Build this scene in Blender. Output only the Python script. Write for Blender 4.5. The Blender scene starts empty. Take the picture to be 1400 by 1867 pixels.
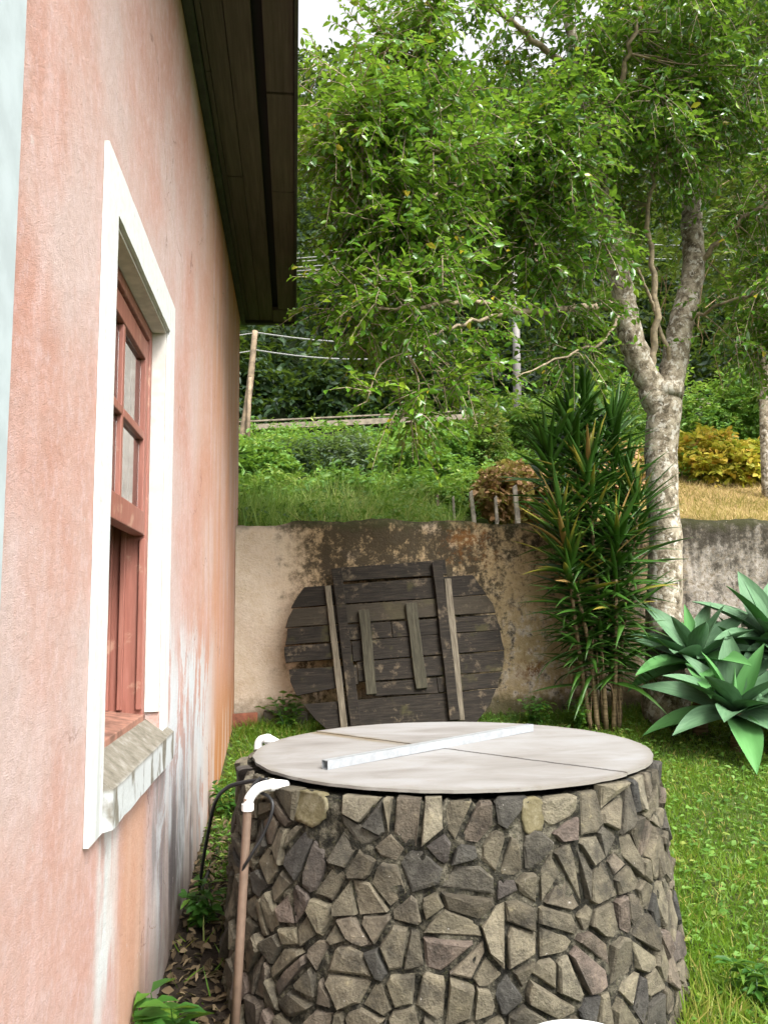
import bpy, math, random
import numpy as np
from mathutils import Vector, Matrix

SC = bpy.context.scene
COL = SC.collection
R = math.radians

# ------------------------------------------------------------------ camera
CAM = np.array([0.0, 0.0, 1.6])
F_PX = 1484.0                                   # focal length in pixels of the 1400 px wide photograph
yaw, pitch, roll = R(6.31), R(7.1), R(-0.8)
FW = np.array([math.sin(yaw) * math.cos(pitch), math.cos(yaw) * math.cos(pitch), math.sin(pitch)])
RT = np.array([math.cos(yaw), -math.sin(yaw), 0.0])
UP = np.cross(RT, FW)
RT, UP = RT * math.cos(roll) + UP * math.sin(roll), UP * math.cos(roll) - RT * math.sin(roll)
cd = bpy.data.cameras.new("camera")
cam = bpy.data.objects.new("camera", cd)
COL.objects.link(cam)
cd.sensor_fit = 'HORIZONTAL'
cd.sensor_width = 36.0
cd.lens = 36.0 * F_PX / 1400.0
cd.clip_start = 0.05
cd.clip_end = 2000.0
cam.matrix_world = Matrix(((RT[0], UP[0], -FW[0], CAM[0]), (RT[1], UP[1], -FW[1], CAM[1]), (RT[2], UP[2], -FW[2], CAM[2]), (0, 0, 0, 1)))
SC.camera = cam

# ------------------------------------------------------------------ sky, sun, exposure
SUN_EL, SUN_AZ = R(49), R(150)                  # azimuth clockwise from +Y: behind the viewer, to the right
world = bpy.data.worlds.new("World")
SC.world = world
world.use_nodes = True
wn = world.node_tree
wn.nodes.clear()
sky = wn.nodes.new('ShaderNodeTexSky')
sky.sky_type = 'NISHITA'
sky.sun_disc = False
sky.sun_elevation = SUN_EL
sky.sun_rotation = SUN_AZ
sky.air_density = 1.0
sky.dust_density = 6.0
sky.ozone_density = 1.0
hs = wn.nodes.new('ShaderNodeHueSaturation')    # overcast: the whole sky is nearly white
hs.inputs['Saturation'].default_value = 0.08
bg = wn.nodes.new('ShaderNodeBackground')
bg.inputs['Strength'].default_value = 0.15
wo = wn.nodes.new('ShaderNodeOutputWorld')
wn.links.new(sky.outputs[0], hs.inputs['Color'])
wn.links.new(hs.outputs[0], bg.inputs['Color'])
wn.links.new(bg.outputs[0], wo.inputs['Surface'])

sl = bpy.data.lights.new("sun", 'SUN')
sl.energy = 1.0
sl.angle = R(14)
sl.color = (1.0, 0.96, 0.9)
sun = bpy.data.objects.new("sun", sl)
COL.objects.link(sun)
sd = Vector((math.sin(SUN_AZ) * math.cos(SUN_EL), math.cos(SUN_AZ) * math.cos(SUN_EL), math.sin(SUN_EL)))
sun.rotation_euler = sd.to_track_quat('Z', 'Y').to_euler()
sun.location = (6, -6, 12)

vs = SC.view_settings
vs.view_transform = 'Standard'
vs.look = 'None'
vs.exposure = 1.68
vs.gamma = 1.0
vs.use_curve_mapping = False
SC.render.engine = 'CYCLES'
SC.cycles.use_denoising = True
SC.cycles.max_bounces = 6
SC.cycles.diffuse_bounces = 2
SC.cycles.glossy_bounces = 2
SC.cycles.transmission_bounces = 4
SC.cycles.transparent_max_bounces = 6
SC.cycles.caustics_reflective = False
SC.cycles.caustics_refractive = False


def at(x, y, Y):
    """The place on the plane Y = const that photograph pixel (x, y) looks at: used to survey distances and sizes."""
    d = FW + RT * (x - 700.0) / F_PX - UP * (y - 933.5) / F_PX
    return CAM + d * (Y / d[1])


# ------------------------------------------------------------------ helpers
class MB:
    def __init__(s):
        s.v, s.f, s.m = [], [], []

    def add(s, vs, fs):
        b = len(s.v)
        s.v += [tuple(map(float, p)) for p in vs]
        s.f += [tuple(b + i for i in f) for f in fs]
        return s

    def box(s, lo, hi, jit=0.0, rng=random):
        x0, y0, z0 = lo
        x1, y1, z1 = hi
        P = [(x0, y0, z0), (x1, y0, z0), (x1, y1, z0), (x0, y1, z0), (x0, y0, z1), (x1, y0, z1), (x1, y1, z1), (x0, y1, z1)]
        if jit:
            P = [tuple(c + rng.uniform(-jit, jit) for c in p) for p in P]
        return s.add(P, [(0, 3, 2, 1), (4, 5, 6, 7), (0, 1, 5, 4), (1, 2, 6, 5), (2, 3, 7, 6), (3, 0, 4, 7)])

    def tube(s, path, rad, n=8, cap=True):
        P = [np.array(p, float) for p in path]
        if not hasattr(rad, '__len__'):
            rad = [rad] * len(P)
        b = len(s.v)
        ref = None
        for i, p in enumerate(P):
            d = P[min(i + 1, len(P) - 1)] - P[max(i - 1, 0)]
            d = d / (np.linalg.norm(d) + 1e-9)
            if ref is None:
                ref = np.array([0, 0, 1.0]) if abs(d[2]) < .9 else np.array([1.0, 0, 0])
            u = np.cross(d, ref)
            u /= np.linalg.norm(u) + 1e-9
            w = np.cross(u, d)
            ref = w
            for k in range(n):
                a = 2 * math.pi * k / n
                s.v.append(tuple(p + (u * math.cos(a) + w * math.sin(a)) * rad[i]))
        for i in range(len(P) - 1):
            for k in range(n):
                s.f.append((b + i * n + k, b + i * n + (k + 1) % n, b + (i + 1) * n + (k + 1) % n, b + (i + 1) * n + k))
        if cap:
            s.f.append(tuple(b + k for k in range(n))[::-1])
            s.f.append(tuple(b + (len(P) - 1) * n + k for k in range(n)))
        return s

    def lathe(s, prof, c, n=32):
        b = len(s.v)
        for (r, z) in prof:
            for k in range(n):
                a = 2 * math.pi * k / n
                s.v.append((c[0] + r * math.cos(a), c[1] + r * math.sin(a), c[2] + z))
        for i in range(len(prof) - 1):
            for k in range(n):
                s.f.append((b + i * n + k, b + i * n + (k + 1) % n, b + (i + 1) * n + (k + 1) % n, b + (i + 1) * n + k))
        return s

    def build(s, name, mat, parent=None, smooth=False, bevel=0.0):
        o3 = ORG.get(parent.name, (0, 0, 0)) if parent else (0, 0, 0)
        me = bpy.data.meshes.new(name)
        me.from_pydata([(p[0] - o3[0], p[1] - o3[1], p[2] - o3[2]) for p in s.v], [], s.f)
        me.materials.append(mat)
        if smooth:
            me.polygons.foreach_set('use_smooth', [True] * len(me.polygons))
        me.update()
        o = link(name, me, parent)
        if bevel:
            bv = o.modifiers.new('bevel', 'BEVEL')
            bv.width = bevel
            bv.segments = 2
            bv.limit_method = 'ANGLE'
            bv.angle_limit = R(40)
        return o


ORG = {}


def link(name, data, parent=None):
    o = bpy.data.objects.new(name, data)
    COL.objects.link(o)
    if parent:
        o.parent = parent
        ORG[o.name] = ORG.get(parent.name, (0, 0, 0))
    return o


def tag(o, label=None, cat=None, group=None, kind=None):
    if label: o['label'] = label
    if cat: o['category'] = cat
    if group: o['group'] = group
    if kind: o['kind'] = kind
    return o


def thing(name, loc, label, cat, group=None):
    o = bpy.data.objects.new(name, None)
    COL.objects.link(o)
    o.location = tuple(map(float, loc))
    o.empty_display_size = .1
    ORG[o.name] = tuple(map(float, loc))
    return tag(o, label, cat, group)


def np_mesh(name, V, T, mat, parent=None, rnd=None, smooth=False):
    """Mesh object from numpy arrays; V are world coordinates, T faces with a fixed number of corners."""
    o3 = np.array(ORG.get(parent.name, (0, 0, 0))) if parent else np.zeros(3)
    me = bpy.data.meshes.new(name)
    n, k = T.shape
    me.vertices.add(len(V))
    me.vertices.foreach_set('co', (V - o3).astype(np.float32).ravel())
    me.loops.add(n * k)
    me.loops.foreach_set('vertex_index', T.astype(np.int32).ravel())
    me.polygons.add(n)
    me.polygons.foreach_set('loop_start', np.arange(0, n * k, k, dtype=np.int32))
    if smooth:
        me.polygons.foreach_set('use_smooth', np.ones(n, bool))
    if rnd is not None:
        a = me.attributes.new('rnd', 'FLOAT', 'POINT')
        a.data.foreach_set('value', rnd.astype(np.float32))
    me.materials.append(mat)
    me.update(calc_edges=True)
    return link(name, me, parent)


def unit(A):
    return A / (np.linalg.norm(A, axis=-1, keepdims=True) + 1e-9)


# a leaf: base, two shoulders, midrib, tip (folded along the midrib, tip drooping)
LEAF = np.array([[0, 0, 0], [.42, .5, .10], [.45, 0, 0], [.42, -.5, .10], [1, 0, -.12], [.78, .30, .02], [.78, -.30, .02]])
LEAF_T = np.array([[0, 2, 1], [0, 3, 2], [1, 2, 5], [2, 3, 6], [2, 4, 5], [2, 6, 4]])


def leaf_cloud(P, D, N, L, W):
    D = unit(D)
    S = unit(np.cross(N, D))
    U = np.cross(D, S)
    L = np.broadcast_to(L, (len(P),))[:, None, None]
    W = np.broadcast_to(W, (len(P),))[:, None, None]
    t = LEAF[None]
    V = P[:, None, :] + D[:, None, :] * t[..., 0:1] * L + S[:, None, :] * t[..., 1:2] * W + U[:, None, :] * t[..., 2:3] * L
    k = len(LEAF)
    T = (LEAF_T[None] + (np.arange(len(P)) * k)[:, None, None]).reshape(-1, 3)
    return V.reshape(-1, 3), T, k


def blades(P, D, N, L, W):
    """Grass blades: a bent strip of three triangles."""
    D = unit(D)
    S = unit(np.cross(N, D))
    U = np.cross(S, D)
    t = np.array([[0, .5, 0], [0, -.5, 0], [.55, .4, .10], [.55, -.4, .10], [1, 0, .38]])
    L = np.broadcast_to(L, (len(P),))[:, None, None]
    W = np.broadcast_to(W, (len(P),))[:, None, None]
    V = P[:, None] + D[:, None] * t[None, :, 0:1] * L + S[:, None] * t[None, :, 1:2] * W + U[:, None] * t[None, :, 2:3] * L
    T = (np.array([[0, 1, 3], [0, 3, 2], [2, 3, 4]])[None] + (np.arange(len(P)) * 5)[:, None, None]).reshape(-1, 3)
    return V.reshape(-1, 3), T, 5


# ------------------------------------------------------------------ material helpers
class G:
    def __init__(s, name):
        s.mat = bpy.data.materials.new(name)
        s.mat.use_nodes = True
        s.nt = s.mat.node_tree
        s.nt.nodes.clear()
        s.out = s.nt.nodes.new('ShaderNodeOutputMaterial')

    def n(s, t, **kw):
        nd = s.nt.nodes.new(t)
        for k, v in kw.items():
            if k.startswith('i_'):
                s.put(nd.inputs[k[2:].replace('_', ' ')], v)
            else:
                setattr(nd, k, v)
        return nd

    def put(s, sock, v):
        if isinstance(v, bpy.types.NodeSocket):
            s.nt.links.new(v, sock)
        elif isinstance(v, (tuple, list)) and len(v) == 3 and sock.type == 'RGBA':
            sock.default_value = (*v, 1)
        else:
            sock.default_value = v

    def pos(s): return s.n('ShaderNodeNewGeometry').outputs['Position']
    def obj(s): return s.n('ShaderNodeTexCoord').outputs['Object']
    def gen(s): return s.n('ShaderNodeTexCoord').outputs['Generated']
    def rand(s): return s.n('ShaderNodeObjectInfo').outputs['Random']
    def attr(s): return s.n('ShaderNodeAttribute', attribute_name='rnd').outputs['Fac']

    def sep(s, v): return s.n('ShaderNodeSeparateXYZ', i_Vector=v).outputs

    def map(s, v, sc=(1, 1, 1), loc=(0, 0, 0), rot=(0, 0, 0)):
        return s.n('ShaderNodeMapping', i_Vector=v, i_Scale=sc, i_Location=loc, i_Rotation=rot).outputs[0]

    def noise(s, v, scale, detail=4, rough=.55, dist=0.0):
        return s.n('ShaderNodeTexNoise', i_Vector=v, i_Scale=scale, i_Detail=detail, i_Roughness=rough, i_Distortion=dist).outputs['Fac']

    def voro(s, v, scale, feature='F1', out='Distance'):
        return s.n('ShaderNodeTexVoronoi', feature=feature, i_Vector=v, i_Scale=scale).outputs[out]

    def m(s, op, a, b=0.0, clamp=False):
        nd = s.n('ShaderNodeMath', operation=op, use_clamp=clamp)
        s.put(nd.inputs[0], a)
        s.put(nd.inputs[1], b)
        return nd.outputs[0]

    def mr(s, v, a, b, c=0.0, d=1.0):
        nd = s.n('ShaderNodeMapRange', interpolation_type='SMOOTHSTEP')
        for i, x in enumerate((v, a, b, c, d)):
            s.put(nd.inputs[i], x)
        return nd.outputs[0]

    def mix(s, f, a, b, mode='MIX'):
        nd = s.n('ShaderNodeMix', data_type='RGBA', blend_type=mode)
        s.put(nd.inputs[0], f)
        s.put(nd.inputs[6], a)
        s.put(nd.inputs[7], b)
        return nd.outputs[2]

    def ramp(s, f, stops):
        nd = s.n('ShaderNodeValToRGB')
        el = nd.color_ramp.elements
        while len(el) < len(stops):
            el.new(.5)
        for e, (p, c) in zip(el, stops):
            e.position = p
            e.color = (*c, 1)
        s.put(nd.inputs[0], f)
        return nd.outputs[0]

    def bump(s, h, strength=.4, dist=.01, normal=None):
        nd = s.n('ShaderNodeBump', i_Height=h, i_Strength=strength, i_Distance=dist)
        if normal is not None:
            s.put(nd.inputs['Normal'], normal)
        return nd.outputs[0]

    def bsdf(s, col, rough=.7, normal=None, metal=0.0, spec=.5, **kw):
        nd = s.n('ShaderNodeBsdfPrincipled')
        s.put(nd.inputs['Base Color'], col)
        s.put(nd.inputs['Roughness'], rough)
        s.put(nd.inputs['Metallic'], metal)
        s.put(nd.inputs['Specular IOR Level'], spec)
        if normal is not None:
            s.put(nd.inputs['Normal'], normal)
        for k, v in kw.items():
            s.put(nd.inputs[k.replace('_', ' ')], v)
        s.nt.links.new(nd.outputs[0], s.out.inputs[0])
        return s.mat

    def leaf(s, col, rough=.42, trans=.35, spec=.5, tcol=None):
        p = s.n('ShaderNodeBsdfPrincipled')
        s.put(p.inputs['Base Color'], col)
        s.put(p.inputs['Roughness'], rough)
        s.put(p.inputs['Specular IOR Level'], spec)
        t = s.n('ShaderNodeBsdfTranslucent')
        s.put(t.inputs['Color'], tcol if tcol is not None else s.mix(.5, col, (.35, .55, .05)))
        mx = s.n('ShaderNodeMixShader')
        mx.inputs[0].default_value = trans
        s.nt.links.new(p.outputs[0], mx.inputs[1])
        s.nt.links.new(t.outputs[0], mx.inputs[2])
        s.nt.links.new(mx.outputs[0], s.out.inputs[0])
        return s.mat


M = {}


def plain(name, col, rough=.6, var=.15, scale=30, bump=.1, metal=0.0, spec=.5):
    g = G(name)
    p = g.obj()
    f = g.noise(p, scale, 5)
    c2 = tuple(c * (1 - var * 2) for c in col)
    c = g.mix(g.mr(f, .3, .7), c2, col)
    M[name] = g.bsdf(c, rough, g.bump(f, bump, .005), metal, spec)


# painted pink render of the house, washed and streaked by rain
g = G('pink_plaster')
p = g.pos()
x, y, z = g.sep(p)[0:3]
n_big = g.noise(g.map(p, (1, .6, .6)), 2.6, 4, .55)
n_str = g.noise(g.map(p, (1, 4.5, .55)), 1.6, 3, .5, .3)
n_str2 = g.noise(g.map(p, (1, 4.2, .9), (3, 7, 2)), 1.6, 4, .55, .8)
n_fine = g.noise(p, 60, 6, .7)
n_grain = g.noise(p, 320, 3, .6)
blot = g.noise(g.map(p, (1, 1, .85), (1, 2, 3)), 22, 8, .78)
c = g.ramp(n_big, [(.30, (.45, .235, .18)), (.44, (.475, .295, .245)), (.60, (.49, .37, .335))])
c = g.mix(g.m('MULTIPLY', g.mr(n_str, .5, .68), .22), c, (.58, .43, .41))
c = g.mix(g.m('MULTIPLY', g.mr(blot, .44, .68), .45), c, (.575, .455, .455))
c = g.mix(g.m('MULTIPLY', g.mr(blot, .30, .47, 1, 0), .25), c, (.42, .20, .155))
# peach towards the far upper end, deeper orange at the damp far foot
c = g.mix(g.m('MULTIPLY', g.mr(y, 3.4, 5.6), g.mr(n_str, .66, .35, .25, .85)), c, (.50, .25, .145))
foot = g.m('MULTIPLY', g.mr(y, 4.6, 5.6), g.mr(g.m('ADD', z, g.m('MULTIPLY', n_str, -.9)), .95, .3))
c = g.mix(g.m('MULTIPLY', foot, .85), c, (.42, .17, .045))
# lime wash streaks and grey-black rain stains beside and below the sill
wz = g.m('ADD', z, g.m('MULTIPLY', n_str2, .9))
n_pat = g.noise(g.map(p, (1, 1.6, .9), (2, 5, 1)), 2.4, 6, .62, .6)
white_reg = g.m('MULTIPLY', g.m('MULTIPLY', g.mr(y, 3.02, 3.22), g.mr(y, 5.6, 4.3)), g.mr(wz, 2.15, 1.75))
c = g.mix(g.m('MULTIPLY', white_reg, g.mr(g.m('ADD', g.m('MULTIPLY', n_pat, .6), g.m('ADD', g.m('MULTIPLY', n_str2, .32), g.m('MULTIPLY', n_fine, .08))), .455, .505)), c, (.54, .56, .57))
grey_reg = g.m('MULTIPLY', g.m('MULTIPLY', g.mr(y, 2.80, 3.06), g.mr(y, 5.0, 4.0)), g.mr(wz, 1.72, 1.25))
c = g.mix(g.m('MULTIPLY', grey_reg, g.mr(n_pat, .40, .60, .9, .15)), c, (.25, .24, .24))
dk_reg = g.m('MULTIPLY', g.m('MULTIPLY', g.mr(y, 3.15, 3.5), g.mr(y, 4.7, 4.1)), g.mr(wz, 1.45, .95))
c = g.mix(g.m('MULTIPLY', dk_reg, g.mr(g.m('ADD', g.m('MULTIPLY', n_pat, .5), g.m('MULTIPLY', n_str2, .5)), .58, .44, 0, .9)), c, (.10, .086, .086))
drip = g.m('MULTIPLY', g.m('MULTIPLY', g.mr(y, 2.20, 2.3), g.mr(y, 2.52, 2.40)), g.m('MULTIPLY', g.mr(wz, 1.6, 1.45), g.mr(wz, .95, 1.2)))
c = g.mix(g.m('MULTIPLY', drip, g.mr(n_str2, .38, .52)), c, (.56, .59, .58))
low = g.m('MULTIPLY', g.mr(z, 1.05, .85), g.m('MULTIPLY', g.mr(y, 2.2, 2.4), g.mr(n_str, .46, .60)))
c = g.mix(g.m('MULTIPLY', low, .55), c, (.56, .46, .41))
org = g.m('MULTIPLY', g.m('MULTIPLY', g.mr(y, 2.45, 2.6), g.mr(y, 3.0, 2.85)), g.mr(z, 1.1, .95))
c = g.mix(g.m('MULTIPLY', org, .6), c, (.50, .27, .155))
damp = g.m('MULTIPLY', g.mr(g.m('ADD', z, g.m('MULTIPLY', n_str2, -.35)), .42, .12), g.mr(y, 2.4, 3.0))
c = g.mix(g.m('MULTIPLY', damp, .7), c, (.16, .12, .09))
ck = g.n('ShaderNodeTexVoronoi', feature='DISTANCE_TO_EDGE', i_Scale=1.3)
wv = g.n('ShaderNodeVectorMath', operation='MULTIPLY_ADD')
g.put(wv.inputs[0], g.n('ShaderNodeTexNoise', i_Vector=p, i_Scale=5.0, i_Detail=5.0).outputs['Color'])
wv.inputs[1].default_value = (.35, .35, .35)
g.put(wv.inputs[2], p)
g.put(ck.inputs['Vector'], wv.outputs[0])
ckm = g.m('MULTIPLY', g.mr(ck.outputs['Distance'], .006, .002), g.mr(g.noise(p, 1.3, 2), .53, .60))
c = g.mix(g.m('MULTIPLY', ckm, .55), c, (.16, .08, .06))
chip = g.m('MULTIPLY', g.mr(g.noise(p, 11, 5, .7), .675, .69), 1.0)
c = g.mix(g.m('MULTIPLY', chip, .6), c, (.52, .45, .42))
c = g.mix(.16, c, g.ramp(n_fine, [(.3, (.3, .2, .2)), (.7, (1, 1, 1))]), 'MULTIPLY')
trowel = g.noise(g.map(p, (1, 1, 1), (0, 0, 0), (.6, 0, 0)), 7, 3, .5)
hgt = g.m('ADD', g.m('ADD', g.m('MULTIPLY', n_fine, .7), g.m('MULTIPLY', n_grain, .5)), g.m('MULTIPLY', trowel, 1.6))
M['pink_plaster'] = g.bsdf(c, .9, g.bump(hgt, .75, .008), spec=.2)

# white painted cement band
g = G('white_paint')
p = g.pos()
f = g.noise(p, 25, 6, .7)
st = g.noise(g.map(p, (1, 10, .8)), 3, 4)
z = g.sep(p)[2]
c = g.mix(g.mr(f, .35, .6), (.50, .51, .495), (.57, .58, .565))
c = g.mix(g.m('MULTIPLY', g.mr(f, .57, .70), .6), c, (.36, .34, .31))
c = g.mix(g.m('MULTIPLY', g.m('MULTIPLY', g.mr(z, 1.7, 1.15), g.mr(st, .46, .6)), .6), c, (.34, .35, .34))
M['white_paint'] = g.bsdf(c, .75, g.bump(f, .25, .004), spec=.3)

g = G('sill_cement')
p = g.pos()
f = g.noise(p, 22, 6, .7)
y, z = g.sep(p)[1], g.sep(p)[2]
nf = g.noise(g.map(p, (1, 2.5, 1)), 5, 5)
c = g.ramp(f, [(.3, (.10, .088, .066)), (.55, (.185, .168, .135)), (.75, (.28, .265, .235))])
face = g.m('MULTIPLY', g.mr(z, 1.165, 1.145), g.mr(nf, .38, .5))
c = g.mix(g.m('MULTIPLY', face, .9), c, (.45, .47, .47))
M['sill_cement'] = g.bsdf(c, .85, g.bump(f, .5, .008), spec=.2)

plain('blue_paint', (.40, .455, .475), .7, .08, 12, .2)
plain('reveal_paint', (.60, .57, .52), .8, .12, 18, .3)

g = G('red_wood')
p = g.obj()
gr = g.noise(g.map(p, (18, 18, 1.6)), 3, 5, .6)
w = g.noise(p, 9, 5, .65)
c = g.ramp(gr, [(.25, (.19, .065, .045)), (.55, (.275, .105, .076)), (.8, (.335, .15, .115))])
c = g.mix(g.m('MULTIPLY', g.mr(w, .60, .70), .6), c, (.45, .28, .20))
M['red_wood'] = g.bsdf(c, .55, g.bump(gr, .2, .003))

plain('sill_wood', (.33, .16, .11), .7, .3, 16, .3)
g = G('glass')
M['glass'] = g.bsdf((.9, .95, .93), .02, spec=.5, Transmission_Weight=1.0, IOR=1.45)
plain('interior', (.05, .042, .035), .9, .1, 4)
plain('curtain', (.62, .60, .55), .9, .05, 8)

g = G('soffit_wood')
p = g.obj()
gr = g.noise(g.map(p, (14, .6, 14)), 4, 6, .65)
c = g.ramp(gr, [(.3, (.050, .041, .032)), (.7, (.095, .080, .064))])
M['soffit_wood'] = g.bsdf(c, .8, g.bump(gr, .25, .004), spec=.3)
plain('soffit_green', (.040, .043, .032), .8, .2, 12, .2)
plain('roof_tile', (.30, .12, .07), .8, .3, 6, .3)
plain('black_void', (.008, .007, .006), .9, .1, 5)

# stones of the tank
g = G('tank_stone')
p = g.obj()
r = g.rand()
f = g.noise(p, 17, 8, .74)
f2 = g.noise(p, 120, 4, .6)
l = g.noise(p, 55, 3, .5)
c = g.ramp(r, [(0, (.120, .104, .078)), (.16, (.250, .222, .165)), (.30, (.175, .142, .118)), (.46, (.315, .280, .210)), (.60, (.200, .176, .130)),
               (.72, (.095, .094, .092)), (.80, (.240, .190, .165)), (.90, (.285, .255, .185)), (1, (.350, .315, .245))])
c = g.mix(.9, c, g.ramp(f, [(.28, (.08, .073, .064)), (.43, (.30, .288, .262)), (.56, (.50, .485, .44)), (.8, (.80, .76, .64))]), 'MULTIPLY')
c = g.mix(g.m('MULTIPLY', g.mr(f, .60, .72), .30), c, (.30, .26, .15))
grime = g.noise(p, 5.5, 5, .7)
c = g.mix(g.m('MULTIPLY', g.mr(grime, .53, .64), .6), c, (.030, .027, .022))
c = g.mix(g.m('MULTIPLY', g.mr(l, .72, .78), .75), c, (.42, .39, .35))
h = g.m('ADD', g.m('MULTIPLY', f, 1.0), g.m('MULTIPLY', f2, .35))
M['tank_stone'] = g.bsdf(c, .85, g.bump(h, .9, .020), spec=.25)

g = G('tank_mortar')
p = g.obj()
f = g.noise(p, 18, 7, .75)
f2 = g.noise(p, 70, 4, .7)
c = g.ramp(f, [(.36, (.008, .0075, .006)), (.48, (.026, .024, .018)), (.56, (.080, .072, .052)), (.70, (.20, .18, .135))])
c = g.mix(g.m('MULTIPLY', g.mr(f2, .56, .66), .35), c, (.075, .075, .03))
M['tank_mortar'] = g.bsdf(c, .95, g.bump(g.m('ADD', f, f2), .8, .02), spec=.15)

g = G('yellow_mortar')
p = g.obj()
f = g.noise(p, 20, 6, .7)
c = g.ramp(f, [(.3, (.07, .060, .030)), (.5, (.120, .102, .056)), (.75, (.22, .198, .140))])
M['yellow_mortar'] = g.bsdf(c, .9, g.bump(f, .6, .012), spec=.2)

g = G('lid_cement')
p = g.pos()
f = g.noise(g.map(p, (1, 2.2, 1), (0, 0, 0), (0, 0, .5)), 2.6, 7, .62, .5)
s2 = g.noise(p, 14, 6, .7)
f3 = g.noise(p, 130, 3, .6)
x, y = g.sep(p)[0], g.sep(p)[1]
c = g.ramp(f, [(.28, (.160, .148, .136)), (.45, (.215, .203, .190)), (.58, (.250, .242, .233)), (.78, (.275, .278, .284))])
c = g.mix(g.m('MULTIPLY', g.mr(s2, .55, .72), .40), c, (.20, .172, .14))
# yellow-brown seep along the old joint
jd = g.m('ABSOLUTE', g.m('ADD', g.m('ADD', g.m('MULTIPLY', x, .761), g.m('MULTIPLY', y, .649)), -2.655))
seep = g.m('MULTIPLY', g.mr(g.m('ADD', jd, g.m('MULTIPLY', s2, .05)), .085, .025), g.mr(y, 3.35, 3.75))
c = g.mix(g.m('MULTIPLY', seep, .7), c, (.13, .09, .03))
rim = g.n('ShaderNodeVectorMath', operation='DISTANCE')
g.put(rim.inputs[0], p)
rim.inputs[1].default_value = (.635, 3.41, 1.05)
edge = g.mr(g.m('ADD', rim.outputs['Value'], g.m('MULTIPLY', s2, .10)), .80, .86)
c = g.mix(g.m('MULTIPLY', edge, .55), c, (.17, .15, .12))
M['lid_cement'] = g.bsdf(c, .62, g.bump(g.m('ADD', s2, f3), .18, .003), spec=.35)

g = G('galvanised')
p = g.obj()
f = g.noise(p, 30, 5, .7)
c = g.mix(g.mr(f, .35, .62), (.27, .285, .295), (.33, .345, .355))
c = g.mix(g.m('MULTIPLY', g.mr(f, .64, .70), .7), c, (.35, .30, .25))
M['galvanised'] = g.bsdf(c, .50, g.bump(f, .15, .002), .25)

plain('white_pvc', (.80, .80, .77), .35, .06, 30, .05)
plain('brown_pvc', (.17, .115, .082), .5, .12, 30, .08)
plain('black_rubber', (.012, .012, .013), .5, .1, 30)

for nm, lo, mid, hi in (('dark_plank', (.005, .004, .003), (.015, .012, .009), (.044, .034, .024)), ('pale_batten', (.035, .029, .02), (.11, .092, .066), (.21, .18, .135)),
                        ('mossy_batten', (.014, .013, .009), (.040, .036, .024), (.095, .083, .056))):
    g = G(nm)
    p = g.obj()
    r = g.rand()
    off = g.n('ShaderNodeCombineXYZ', i_X=g.m('MULTIPLY', r, 9), i_Y=r, i_Z=g.m('MULTIPLY', r, 5)).outputs[0]
    pv = g.n('ShaderNodeVectorMath', operation='ADD')
    g.put(pv.inputs[0], p)
    g.put(pv.inputs[1], off)
    pv = pv.outputs[0]
    sc = (1.5, 20, 20) if nm == 'dark_plank' else (20, 20, 1.5)
    gr = g.noise(g.map(pv, sc), 4, 6, .7)
    w = g.noise(pv, 9, 6, .75)
    c = g.ramp(gr, [(.25, lo), (.5, mid), (.8, hi)])
    if nm == 'dark_plank':
        c = g.mix(g.m('MULTIPLY', g.mr(w, .54, .66), .75), c, (.105, .080, .052))
        c = g.mix(g.m('MULTIPLY', g.mr(g.noise(pv, 5, 4), .58, .68), .45), c, (.055, .05, .018))
        c = g.mix(g.m('MULTIPLY', g.m('GREATER_THAN', r, .8), .5), c, (.045, .036, .024))
    M[nm] = g.bsdf(c, .85, g.bump(g.m('ADD', gr, g.m('MULTIPLY', w, .6)), .7, .008), spec=.2)

# old boundary wall
g = G('old_render')
p = g.pos()
x, y, z = g.sep(p)[0:3]
a = g.noise(p, 2.2, 5, .6)
b = g.noise(p, 9, 8, .75)
d = g.noise(p, 26, 6, .75)
e = g.noise(p, 60, 4, .7)
vst = g.noise(g.map(p, (7, 1, .8)), 1.6, 5, .65)
base = g.ramp(b, [(.25, (.25, .175, .09)), (.5, (.42, .31, .18)), (.75, (.56, .46, .32))])
base = g.mix(g.m('MULTIPLY', g.mr(a, .52, .66), .5), base, (.52, .43, .36))
# cream, cleaner plaster at the house end
cream = g.mr(g.m('ADD', x, g.m('MULTIPLY', g.m('SUBTRACT', b, .5), .9)), .22, -.22)
base = g.mix(cream, base, g.ramp(b, [(.3, (.47, .37, .26)), (.7, (.62, .53, .43))]))
# lichen-white and pale grey at the far right
grey = g.mr(g.m('ADD', x, g.m('MULTIPLY', b, .3)), 3.3, 3.7)
base = g.mix(g.m('MULTIPLY', grey, .8), base, g.ramp(d, [(.38, (.05, .045, .038)), (.5, (.22, .21, .19)), (.62, (.44, .42, .39))]))
pk = g.m('MULTIPLY', g.mr(b, .50, .60), g.m('MULTIPLY', g.mr(x, 1.65, 1.95), g.mr(z, 1.85, 1.4)))
base = g.mix(g.m('MULTIPLY', pk, .75), base, (.58, .49, .43))
notcream = g.m('SUBTRACT', 1.0, cream)
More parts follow.
